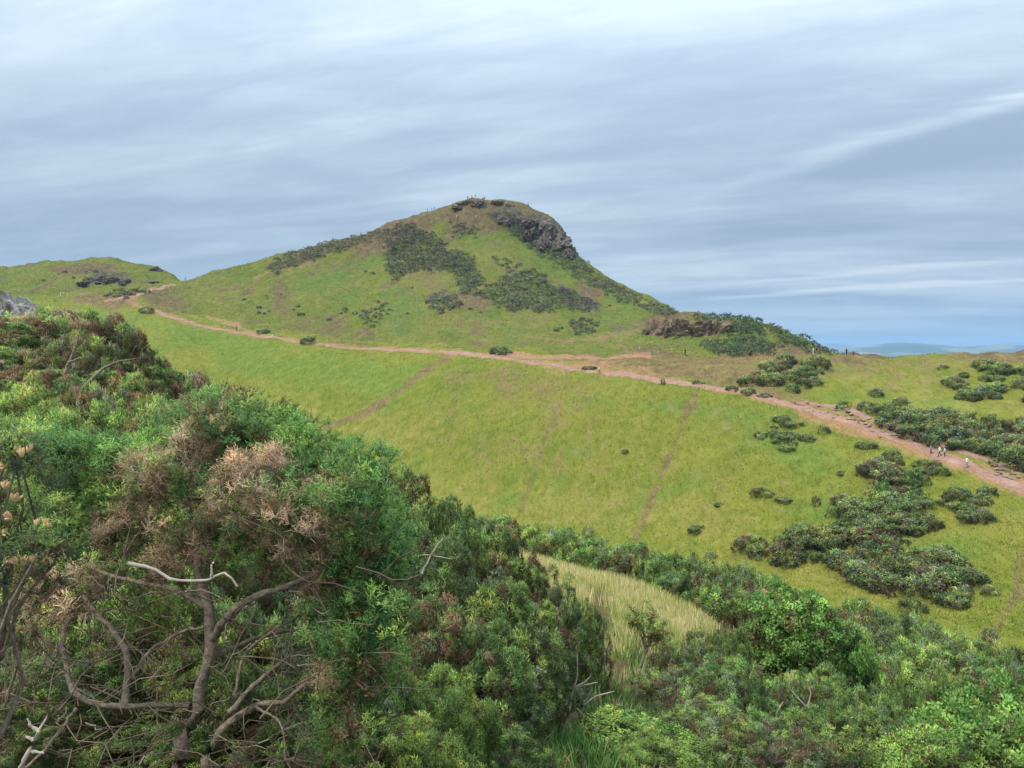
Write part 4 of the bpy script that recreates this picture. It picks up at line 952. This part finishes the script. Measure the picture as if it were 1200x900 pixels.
def branch(parent, px, r0, r1, mat=M_BARK, name='branch', n=14, amp=0.05, k=7, origin=None):
    org = HO if origin is None else origin
    P = np.array([np.array(at(*p)) - org for p in px]); d = np.r_[0, np.cumsum(np.linalg.norm(np.diff(P, axis=0), axis=1))]
    s = np.linspace(0, d[-1], n); Q = np.stack([pchip(d, P[:, q], s) for q in range(3)], -1)
    Q[1:-1] += rh.normal(size=(n - 2, 3)) * r0 * 0.22
    if parent is hero and mat is M_BARK: r0, r1 = r0 * 0.78, r1 * 0.7
    t = Tubes(); rr = np.linspace(r0, r1, n) * rh.uniform(0.82, 1.18, n); t.add(Q, rr, k)
    o = link(name, t.mesh(name, mat), parent); return Q
bz = 4.0
tr = branch(hero, [(196, 960, 4.0), (206, 900, 4.0), (222, 850, 4.0), (240, 795, 4.05), (248, 750, 4.1), (246, 715, 4.15), (236, 680, 4.2), (225, 620, 4.3)], 0.058, 0.03, name='trunk', n=22, k=9)
for px, a, b in [([(236, 960, 3.85), (240, 900, 3.9), (262, 850, 3.95), (290, 832, 4.0), (330, 822, 4.0), (360, 800, 4.1)], 0.034, 0.016),
    ([(247, 750, 4.1), (268, 720, 4.0), (300, 700, 3.95), (345, 682, 3.95), (400, 660, 4.0)], 0.032, 0.014), ([(268, 835, 3.95), (300, 800, 4.0), (340, 770, 4.1), (372, 755, 4.2)], 0.020, 0.010),
    ([(222, 826, 4.05), (180, 826, 4.0), (140, 828, 3.95), (100, 822, 3.95), (80, 800, 4.0), (74, 760, 4.05), (85, 700, 4.2)], 0.022, 0.014), ([(146, 826, 3.98), (150, 790, 4.05), (146, 760, 4.1), (120, 725, 4.2), (92, 695, 4.3)], 0.026, 0.014),
    ([(150, 800, 4.05), (180, 760, 4.2), (215, 740, 4.3), (240, 735, 4.2)], 0.016, 0.012), ([(275, 815, 4.0), (285, 770, 4.1), (320, 740, 4.2), (360, 715, 4.3)], 0.014, 0.008), ([(90, 830, 4.0), (60, 870, 3.9), (30, 900, 3.8)], 0.014, 0.010),
    ([(0, 735, 3.7), (22, 748, 3.75), (20, 780, 3.8), (5, 830, 3.8)], 0.012, 0.008), ([(300, 828, 4.0), (330, 850, 3.9), (335, 890, 3.85)], 0.010, 0.006), ([(246, 715, 4.15), (200, 690, 4.2), (150, 680, 4.3), (95, 660, 4.4)], 0.02, 0.01),
    ([(250, 770, 4.1), (310, 745, 4.3), (380, 735, 4.4), (430, 700, 4.4)], 0.018, 0.008)]:
    branch(hero, px, a, b)
for px, a, b in [([(150, 660, 3.55), (185, 668, 3.55), (200, 680, 3.55), (240, 680, 3.55), (262, 671, 3.55), (278, 687, 3.55)], 0.0095, 0.005), ([(248, 678, 3.55), (248, 665, 3.55), (252, 655, 3.55)], 0.006, 0.004)]:
    branch(hero, px, a, b, M_PALE, 'bleached_branch')
t = Tubes()                                                # tangle of thin dead twigs under the crown
for _ in range(420):
    x, y, Yd = rh.uniform(-30, 450), rh.uniform(660, 905), rh.uniform(3.6, 5.2)
    p = np.array(at(x, y, Yd)) - HO; L_ = rh.uniform(0.15, 0.55)
    q = p + unit(np.array([rh.normal(), rh.normal() * 0.6, rh.normal() * 0.7 + 0.35])) * L_
    t.add(wiggle(rh, p, q, 5, 0.22), np.linspace(0.0045, 0.002, 5), 3)
o = link('twigs', t.mesh('twigs', M_TWIG), hero); o['kind'] = 'stuff'
t = Tubes()
for _ in range(26):
    x, y, Yd = rh.uniform(-30, 440), rh.uniform(690, 905), rh.uniform(3.8, 4.8)
    p = np.array(at(x, y, Yd)) - HO
    q = p + unit(np.array([rh.normal(), rh.normal() * 0.6, rh.normal() * 0.7 + 0.2])) * rh.uniform(0.1, 0.4)
    t.add(wiggle(rh, p, q, 6, 0.25), np.linspace(0.004, 0.0015, 6), 4)
o = link('pale_twigs', t.mesh('pale_twigs', M_PALE), hero); o['kind'] = 'stuff'

# gorse behind and beside the old gorse
bush(MIDP[1], 60, 640, 110, 6.4, 'shaded gorse bush behind the bare branches of the old gorse')
bush(MIDP[0], 215, 690, 110, 6.2, 'shaded gorse bush behind the grey trunk of the old gorse')
bush(MIDP[3], 370, 700, 90, 6.2, 'grey-green gorse bush at the back of the old gorse crown')
bush(MIDP[1], 120, 790, 130, 5.6, 'low gorse growth under the curving branch of the old gorse', hmin=0.3)
bush(MIDP[1], 310, 800, 110, 5.5, 'low gorse growth to the rear of the second stem of the old gorse', hmin=0.3)
for i, (x, y, hw, Y) in enumerate([(40, 770, 95, 5.0), (160, 850, 95, 4.9), (330, 855, 85, 4.9), (-30, 840, 85, 4.3), (250, 770, 90, 5.4)]):
    bush(MIDP[(1, 0, 3, 1, 0)[i]], x, y, hw, Y, 'low shaded gorse sprawling on the ground beneath the old gorse', 'low gorse beneath the old gorse', hmin=0.25)
bush(MID_BRIGHT, 130, 560, 110, 6.0, 'tall fresh green gorse bush over the old gorse crown')
bush(MID_BRIGHT, 430, 745, 70, 6.6, 'bright green gorse mound beside the old gorse crown', hmin=0.3)
bush(MID_BRIGHT, 505, 800, 84, 6.6, 'bright green spreading gorse mound at the foot of the big gorse mound', hmin=0.3)
bush(MID_BRIGHT, 460, 850, 90, 5.6, 'bright green feathery gorse in front of the spreading mound', hmin=0.3)
bush(MIDP[0], 580, 850, 60, 7.2, 'low green gorse beside the bare earth patch', hmin=0.3)

# flowering gorse spray at arm's length
fb = at(-70, 700, 2.0); fz = ground_z(fb.x, fb.y)
flow = empty('flowering_gorse', (fb.x, fb.y, fz)); tag(flow, 'close gorse spray with pale apricot seed pods and grey-green spines', 'bush')
FO = np.array(flow.location)
LF = px_lumps(rh, [([(-90, 520), (20, 505), (45, 540), (72, 600), (76, 660), (50, 700), (-90, 720)], 70, (1.9, 2.35), 0.062, [(np.array((0.10, 0.20, 0.06)), 3), (np.array((0.13, 0.19, 0.09)), 3), (G_LITE, 2)])])
arr, nrm = lumps_to_clumps(rh, [(p - FO, a, c, o) for p, a, c, o in LF], 0.045, 5.0, cover=-0.7)
link('foliage', clumps_mesh('foliage', *arr, NEAR_T, M_GORSE, rh, nrm), flow)
t = Tubes()
for p, a, c, o in LF[::2]:
    t.add(wiggle(rh, np.array(at(-80, 900, 2.1)) - FO + np.array([rh.normal() * 0.1, rh.normal() * 0.05, 0]), p - FO, 7, 0.12), np.linspace(0.009, 0.003, 7), 4)
link('stems', t.mesh('stems', M_BARK), flow)
M_POD = solid('apricot_pod', [(0.3, (0.42, 0.22, 0.09)), (0.7, (0.60, 0.42, 0.20))], 60, 0.7)
pod = Tubes()
for q in range(6):
    d = unit(np.array([rh.normal() * 0.6, rh.normal() * 0.6, 1.0]))
    P0 = [d * s for s in (0.0, 0.006, 0.014, 0.022, 0.027)]; pod.add(P0, [0.002, 0.0045, 0.0052, 0.0040, 0.0012], 6)
podm = pod.mesh('seed_pods', M_POD)
for x, y in [(18, 528), (26, 532), (33, 526), (5, 568), (17, 584), (44, 612), (52, 613), (58, 616), (8, 655), (20, 657), (28, 658), (57, 659), (3, 622), (14, 604), (38, 655), (-4, 545)]:
    o = link('seed_pods', podm, flow, np.array(at(x, y + 4, 1.88 + rh.uniform(-0.03, 0.05))) - FO)
    o.rotation_euler = (rh.normal() * 0.4 + 0.3, rh.normal() * 0.4, rh.uniform(0, 6)); o.scale = [rh.uniform(0.6, 0.95)] * 3

def dead_branch(px_list, label, r0=0.016, mat=M_PALE, Yb=None):
    x, y, Yd = px_list[0][0]; org = np.array(at(x, y, Yd)); org[2] = min(org[2], ground_z(org[0], org[1]) + 0.02)
    root = empty('dead_branch', org); tag(root, label, 'branch')
    for i, p in enumerate(px_list): branch(root, p, r0 if i == 0 else r0 * 0.6, r0 * 0.25, mat, 'limb', 10, origin=org)
dead_branch([[(10, 935, 2.6), (25, 900, 2.6), (42, 862, 2.6), (58, 832, 2.6)], [(46, 858, 2.6), (36, 850, 2.6), (32, 842, 2.6)], [(36, 880, 2.6), (52, 882, 2.6)], [(40, 868, 2.6), (30, 862, 2.6)]], 'bleached bare branch poking up beside the old gorse', 0.012)
dead_branch([[(662, 862, 10.0), (667, 830, 10.0), (672, 808, 10.0), (690, 795, 10.0), (694, 782, 10.0)], [(674, 806, 10.0), (688, 802, 10.0), (700, 800, 10.0)], [(672, 808, 10.0), (677, 785, 10.0), (676, 765, 10.0)], [(684, 826, 10.0), (700, 816, 10.0), (720, 810, 10.0)], [(686, 822, 10.0), (694, 808, 10.0)], [(676, 830, 10.0), (690, 850, 10.0), (682, 862, 10.0)]], 'bleached forked dead branch on the bare earth below the gorse mound', 0.022)
dead_branch([[(935, 880, 11.5), (940, 850, 11.5), (950, 815, 11.5), (944, 795, 11.5)], [(946, 830, 11.5), (925, 800, 11.4), (928, 785, 11.4)], [(938, 862, 11.5), (918, 850, 11.4), (910, 838, 11.4), (918, 822, 11.4)]], 'pale twisted bare stem standing among the grey-green gorse', 0.03)
dead_branch([[(495, 672, 8.4), (505, 650, 8.4), (520, 630, 8.4), (512, 645, 8.4)], [(480, 668, 8.4), (495, 650, 8.4), (530, 655, 8.4)]], 'pale dead stick caught in the side of the big gorse mound', 0.014)
dead_branch([[(110, 470, 9.3), (75, 440, 9.4), (92, 400, 9.5), (96, 380, 9.5)], [(80, 425, 9.4), (100, 418, 9.4)]], 'brown bare branch leaning over the pale rocks of the bank', 0.03, M_BARK)
dead_branch([[(85, 470, 9.2), (110, 442, 9.3), (135, 424, 9.4), (160, 420, 9.4)]], 'long brown bare branch stretched across the rocky bank', 0.026, M_BARK)

# ------------------------------------------------------------------ saplings
def sapling(name, stem_px, crown, label, leaf=True, seed=1, r0=0.03, clump=0.17, mixture=MLEAF):
    r = np.random.default_rng(seed)
    x, y, Yd = stem_px[0]; org = np.array(at(x, y, Yd)); org[2] = ground_z(org[0], org[1]) - 0.05
    root = empty(name, org); tag(root, label, 'tree')
    P = [np.zeros(3)] + [np.array(at(*p)) - org for p in stem_px[1:]]
    t = Tubes(); t.add(np.concatenate([wiggle(r, a, b, 5, 0.05)[:-1] for a, b in zip(P[:-1], P[1:])] + [P[-1][None]]), np.linspace(r0, r0 * 0.5, 4 * (len(P) - 1) + 1), 7)
    L = []
    for cx, cy, cr, n, Yc in crown:
        for _ in range(n):
            d = unit(r.normal(size=3)) * r.uniform(0.55, 1.0); k = cr * Yc / F
            L.append((np.array(at(cx, cy, Yc)) - org + d * k, k * r.uniform(0.22, 0.4), lump_tint(r, mixture), unit(d + np.array([0, 0, 0.3]))))
    for p, a, c, o_ in L[::2]:
        j = P[-1] * r.uniform(0.55, 1.0); t.add(wiggle(r, j, p, 5, 0.12), np.linspace(r0 * 0.4, r0 * 0.1, 5), 4)
    link('trunk', t.mesh('trunk', M_BARK), root)
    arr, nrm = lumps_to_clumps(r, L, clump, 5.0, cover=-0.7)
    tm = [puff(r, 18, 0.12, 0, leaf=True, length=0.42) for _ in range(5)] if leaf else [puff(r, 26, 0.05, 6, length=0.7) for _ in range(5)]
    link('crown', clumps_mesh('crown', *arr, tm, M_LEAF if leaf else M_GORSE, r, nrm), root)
sapling('leafy_tree', [(935, 850, 19), (932, 800, 19), (930, 750, 19)], [(930, 745, 48, 60, 19), (890, 760, 30, 24, 18.6), (965, 755, 34, 30, 19.2), (920, 715, 26, 18, 19), (945, 790, 40, 34, 18.6), (905, 790, 34, 26, 18.6), (885, 720, 16, 8, 19)], 'bright green leafy young tree rising above the gorse of the lower foreground', seed=41, r0=0.05, clump=0.2)
sapling('young_gorse', [(738, 800, 15), (755, 768, 15), (764, 745, 15)], [(757, 728, 20, 20, 15), (772, 735, 14, 12, 15), (742, 722, 10, 8, 15), (770, 752, 10, 6, 15)], 'small leaning gorse with a bare stem at the lower end of the pale grass', False, 42, 0.035, 0.13, MIX_GREEN)
sapling('leafy_sapling', [(855, 745, 24), (848, 725, 24), (846, 712, 24)], [(842, 710, 16, 16, 24), (856, 716, 12, 8, 24)], 'small leafy sapling with thin bare stem in front of the gorse line', True, 43, 0.02, 0.2)

# ------------------------------------------------------------------ undergrowth close by
rg = np.random.default_rng(57)
bl, i0, j0 = scatter(rg, 120000, sum(SEG[:1]), sum(SEG[:6]))
X, Y, Z = bl(GX), bl(GY), bl(GZ)
dens = 0.5 + 0.9 * fbm(X / 1.4, Y / 1.4, 3, 15)
qx, qy = project(X, Y, Z)
bare = np.exp(-(((qx - 660) / 50) ** 2 + ((qy - 830) / 26) ** 2)) + np.exp(-(((qx - 715) / 25) ** 2 + ((qy - 770) / 22) ** 2))
m = (rg.uniform(size=len(X)) < dens - 0.8 * bare - 0.75 * ((qx < 420) & (Y < 8))) & (Y < 23) & (Y > 2.2)
X, Y, Z = X[m], Y[m], Z[m]; n = len(X); tone = fbm(X / 0.8, Y / 0.8, 3, 5)[:, None] + 0.3 * rg.normal(size=(n, 1))
C = np.where(tone > 0.35, np.array((0.26, 0.22, 0.11)), np.where(tone > -0.1, np.array((0.10, 0.19, 0.045)), np.array((0.06, 0.13, 0.035)))) * rg.uniform(0.75, 1.25, (n, 1))
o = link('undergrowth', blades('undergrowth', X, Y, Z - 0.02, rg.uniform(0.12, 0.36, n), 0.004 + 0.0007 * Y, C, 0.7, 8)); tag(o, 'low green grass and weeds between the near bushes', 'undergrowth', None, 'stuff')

# ------------------------------------------------------------------ people
def person_mesh(pose):
    s = {'walk': (0.22, -0.24, 0.2), 'stand': (0.03, -0.03, 0.04), 'stroll': (0.14, -0.16, 0.12)}[pose]
    hip, ch = 0.92, 1.38
    bones = []      # (points with radii, material index)
    bones.append(([((0, 0, hip - 0.04), 0.135), ((0, 0.005, hip + 0.12), 0.125), ((0, 0.01, 1.22), 0.14), ((0, 0, ch), 0.145), ((0, -0.005, 1.46), 0.09)], 2))
    bones.append(([((-0.17, 0, 1.42), 0.068), ((0.17, 0, 1.42), 0.068)], 2))
    bones.append(([((0, 0, 1.44), 0.058), ((0, 0.012, 1.55), 0.052)], 0))
    bones.append(([((0, 0.02, 1.55), 0.062), ((0, 0.025, 1.60), 0.086), ((0, 0.02, 1.66), 0.092), ((0, 0.01, 1.705), 0.062)], 0))
    bones.append(([((0, 0.10, 1.625), 0.014), ((0, 0.125, 1.605), 0.012)], 0))
    for e in (-1, 1): bones.append(([((e * 0.09, 0.01, 1.64), 0.018), ((e * 0.095, 0.005, 1.60), 0.014)], 0))
    for e, f in ((-1, s[0]), (1, s[1])):
        bend = 0.03 if f > 0 else -0.02
        bones.append(([((e * 0.085, 0, hip - 0.02), 0.095), ((e * 0.09, f * 0.45 + 0.05 + bend, 0.50), 0.066)], 3))
        ank = (e * 0.09, f * 1.15, 0.09 + (0.07 if f < -0.1 else 0))
        bones.append(([((e * 0.09, f * 0.45 + 0.05 + bend, 0.50), 0.064), ((e * 0.09, f * 0.8, 0.32), 0.06), (ank, 0.042)], 3))
        bones.append(([((ank[0], ank[1] - 0.05, ank[2] - 0.045), 0.042), ((ank[0], ank[1] + 0.09, ank[2] - 0.052), 0.038), ((ank[0], ank[1] + 0.16, ank[2] - 0.058), 0.03)], 4))
        sh, el, wr = (e * 0.19, 0, 1.42), (e * 0.235, -f * 0.5, 1.14), (e * 0.22, -f * 0.9 + 0.08, 0.90)
        bones.append(([(sh, 0.054), (el, 0.042)], 2)); bones.append(([(el, 0.042), (wr, 0.03)], 0))
        bones.append(([(wr, 0.028), ((wr[0], wr[1] + 0.015, wr[2] - 0.07), 0.034)], 0))
        for q in range(4): bones.append(([((wr[0], wr[1] - 0.02 + q * 0.021, wr[2] - 0.07), 0.011), ((wr[0] - e * 0.012, wr[1] - 0.02 + q * 0.024, wr[2] - 0.12 - 0.008 * (q in (1, 2))), 0.0095), ((wr[0] - e * 0.03, wr[1] - 0.015 + q * 0.024, wr[2] - 0.145), 0.008)], 0))
        bones.append(([((wr[0], wr[1] + 0.03, wr[2] - 0.03), 0.012), ((wr[0] - e * 0.015, wr[1] + 0.062, wr[2] - 0.075), 0.0095)], 0))
    t = Tubes()
    import bmesh
    bm = bmesh.new()
    for pts, mi in bones:
        for (p, r0), (q, r1) in zip(pts[:-1], pts[1:]):
            for u in np.linspace(0, 1, max(2, int(math.dist(p, q) / (0.5 * min(r0, r1))) + 1)):
                c = [p[k] + (q[k] - p[k]) * u for k in range(3)]
                bmesh.ops.create_icosphere(bm, subdivisions=1, radius=(r0 + (r1 - r0) * u) * 1.05, matrix=Matrix.Translation(c))
    me = bpy.data.meshes.new('body'); bm.to_mesh(me); bm.free()
    tmp = link('tmp', me); md = tmp.modifiers.new('r', 'REMESH'); md.mode = 'VOXEL'; md.voxel_size = 0.015; md.use_smooth_shade = True
    dg = bpy.context.evaluated_depsgraph_get(); out = bpy.data.meshes.new_from_object(tmp.evaluated_get(dg)); out.name = 'body'
    bpy.data.objects.remove(tmp); bpy.data.meshes.remove(me)
    nf = len(out.polygons); ctr = np.zeros(nf * 3, np.float32); out.polygons.foreach_get('center', ctr); ctr = ctr.reshape(-1, 3)
    best, mi_ = np.full(nf, 9.0), np.zeros(nf, np.int32)
    for pts, mi in bones:
        for (p, r0), (q, r1) in zip(pts[:-1], pts[1:]):
            p_, q_ = np.array(p), np.array(q); v = q_ - p_; u = np.clip(((ctr - p_) @ v) / (v @ v), 0, 1)
            d = np.linalg.norm(ctr - p_ - u[:, None] * v, axis=1) - (r0 + (r1 - r0) * u)
            w = d < best; best[w] = d[w]; mi_[w] = mi
    hair = (mi_ == 0) & (ctr[:, 2] > 1.53) & ((ctr[:, 2] > 1.69) | (ctr[:, 1] < 0.035 - (1.69 - ctr[:, 2]) * 0.2)); mi_[hair] = 1
    mi_[(mi_ == 2) & (ctr[:, 2] < 0.94)] = 3
    for k in range(5): out.materials.append(None)
    out.polygons.foreach_set('material_index', mi_)
    return out
BODY = {k: person_mesh(k) for k in ('walk', 'stand', 'stroll')}
SKIN = plain('skin', (0.48, 0.30, 0.21), 0.6)
HAIRS = [plain('dark_hair', (0.03, 0.022, 0.018)), plain('brown_hair', (0.12, 0.07, 0.04)), plain('fair_hair', (0.35, 0.25, 0.13))]
CLO = {k: plain(k + '_cloth', c) for k, c in dict(white=(0.75, 0.75, 0.74), black=(0.018, 0.018, 0.02), navy=(0.03, 0.045, 0.10), blue=(0.16, 0.25, 0.42), grey=(0.22, 0.23, 0.24), red=(0.35, 0.05, 0.05), brown=(0.14, 0.09, 0.06), pale=(0.55, 0.58, 0.66)).items()}
SHOE = plain('shoe', (0.06, 0.055, 0.05))
rp = np.random.default_rng(3)
def person(x, y, pose, top, bottom, heading, label, h=1.72, ymin=60, hair=0, group='walkers on the hill paths'):
    p = ground_at(x, y, ymin)
    o = link('person', BODY[pose], None, p + Vector((0, 0, 0.10)))
    k = h / 1.75; o.scale = (k, k, k); o.rotation_euler = (0, 0, math.radians(heading))
    for i, m_ in enumerate((SKIN, HAIRS[hair], CLO[top], CLO[bottom], SHOE)):
        o.material_slots[i].link = 'OBJECT'; o.material_slots[i].material = m_
    tag(o, label, 'person', group); return o
person(1101, 536, 'walk', 'white', 'navy', 80, 'person in white top and dark trousers walking the stony path beside companions in blue', 1.8)
person(1091, 533, 'stroll', 'blue', 'black', 80, 'person in blue top just ahead of the white-topped walker on the stony path', 1.62)
person(1107, 536, 'stand', 'pale', 'navy', 60, 'person in pale blue top close behind the white-topped walker', 1.6)
person(1133, 549, 'walk', 'white', 'grey', 85, 'lone person in white walking the stony path below the pair', 1.75)
person(702, 438, 'walk', 'white', 'black', -80, 'person in white top and black trousers on the red path', 1.7)
person(803, 417, 'stand', 'black', 'black', 20, 'person all in black standing on the grass track under the rock outcrop', 1.75)
person(749, 412, 'stroll', 'white', 'grey', 40, 'small figure in white on the track beside the rock outcrop', 1.3)
person(992, 417.5, 'stand', 'black', 'navy', 10, 'tall person in dark clothes on the bare crest against the far hills', 1.8)
person(1000, 418, 'stand', 'navy', 'black', 0, 'small person in navy beside the tall dark figure on the crest', 1.2)
person(953, 416, 'stand', 'white', 'white', 60, 'person in white in the group at the end of the rocky hill', 1.7)
person(957, 416, 'stand', 'black', 'grey', 20, 'person in black top in the group at the end of the rocky hill', 1.7)
person(960, 416, 'stroll', 'red', 'brown', -30, 'person in dark red in the group at the end of the rocky hill', 1.7)
person(263, 387, 'walk', 'white', 'grey', -70, 'person in white descending the path towards the red scar', 1.7)
person(277, 388, 'walk', 'black', 'black', -70, 'person in black ahead of the white walker by the red scar', 1.75)
person(303, 394, 'walk', 'navy', 'black', -70, 'person in navy at the lower end of the red scar', 1.75)
person(319, 397, 'walk', 'white', 'pale', -70, 'person in pale clothes past the red scar on the path', 1.7)
person(144, 353, 'walk', 'white', 'black', 60, 'person in white top on the broad red path at the saddle', 1.75)
for i, x in enumerate((71, 75, 79)):
    person(x, 347, 'stand', 'white', ('white', 'grey', 'white')[i], 30 * i, 'white-clothed person in the small group below the grey crag', 1.75, 100)
person(97, 348, 'stroll', 'white', 'brown', 60, 'figure in white on the flat track between the crag and the gorse row', 1.2, 100)
person(217, 329, 'stand', 'grey', 'black', 10, 'person on the skyline at the notch of the saddle', 1.7)
SKY_L = 'tiny walker silhouetted on the ridge below the rocky top'
for x, y, t_, b_ in [(390, 283, 'black', 'black'), (423, 276, 'brown', 'black'), (466, 263, 'white', 'grey'), (469, 262, 'black', 'navy'), (472, 262, 'grey', 'black'), (501, 248.5, 'black', 'navy'), (506, 247, 'navy', 'black'), (509, 246, 'black', 'black')]:
    person(x, y, 'walk', t_, b_, 60, SKY_L, 1.75, 250, group='walkers on the ridge')
for x, y, t_, b_ in [(548, 234, 'black', 'black'), (553, 232.5, 'navy', 'black'), (557, 231, 'black', 'navy'), (568, 234.5, 'brown', 'black'), (619, 242, 'black', 'black')]:
    person(x, y, 'stand', t_, b_, rp.uniform(0, 360), 'tiny figure standing on the rocky top of the hill', 1.75, 250, group='people on the summit')
for x, y in [(535, 256), (558, 256)]:
    person(x, y, 'stroll', 'white', 'pale', 80, 'tiny figure in white on the brown slope just under the summit', 1.75, 250, group='people in white under the summit')

# ------------------------------------------------------------------ haze: one closed box of thin even air
def haze():
    x0, x1, y0, y1, z0, z1 = -42000, 42000, -3000, 33000, -215, 262
    v = [(x, y, z) for z in (z0, z1) for y in (y0, y1) for x in (x0, x1)]
    f = [(0, 2, 3, 1), (4, 5, 7, 6), (0, 1, 5, 4), (2, 6, 7, 3), (0, 4, 6, 2), (1, 3, 7, 5)]
    m = bpy.data.materials.new('thin_haze'); m.use_nodes = True
    n, l = m.node_tree.nodes, m.node_tree.links; n.clear()
    out = n.new('ShaderNodeOutputMaterial'); pv = n.new('ShaderNodeVolumePrincipled')
    pv.inputs['Color'].default_value = (0.42, 0.67, 0.95, 1); pv.inputs['Density'].default_value = 0.0001; pv.inputs['Anisotropy'].default_value = 0.0
    l.new(pv.outputs[0], out.inputs['Volume'])
    try: m.cycles.homogeneous_volume = True
    except Exception: pass
    o = link('haze', mesh_np('haze', np.array(v, float), np.array(f), m)); tag(o, 'thin pale haze in the air over the hills', 'haze', None, 'stuff')
haze()
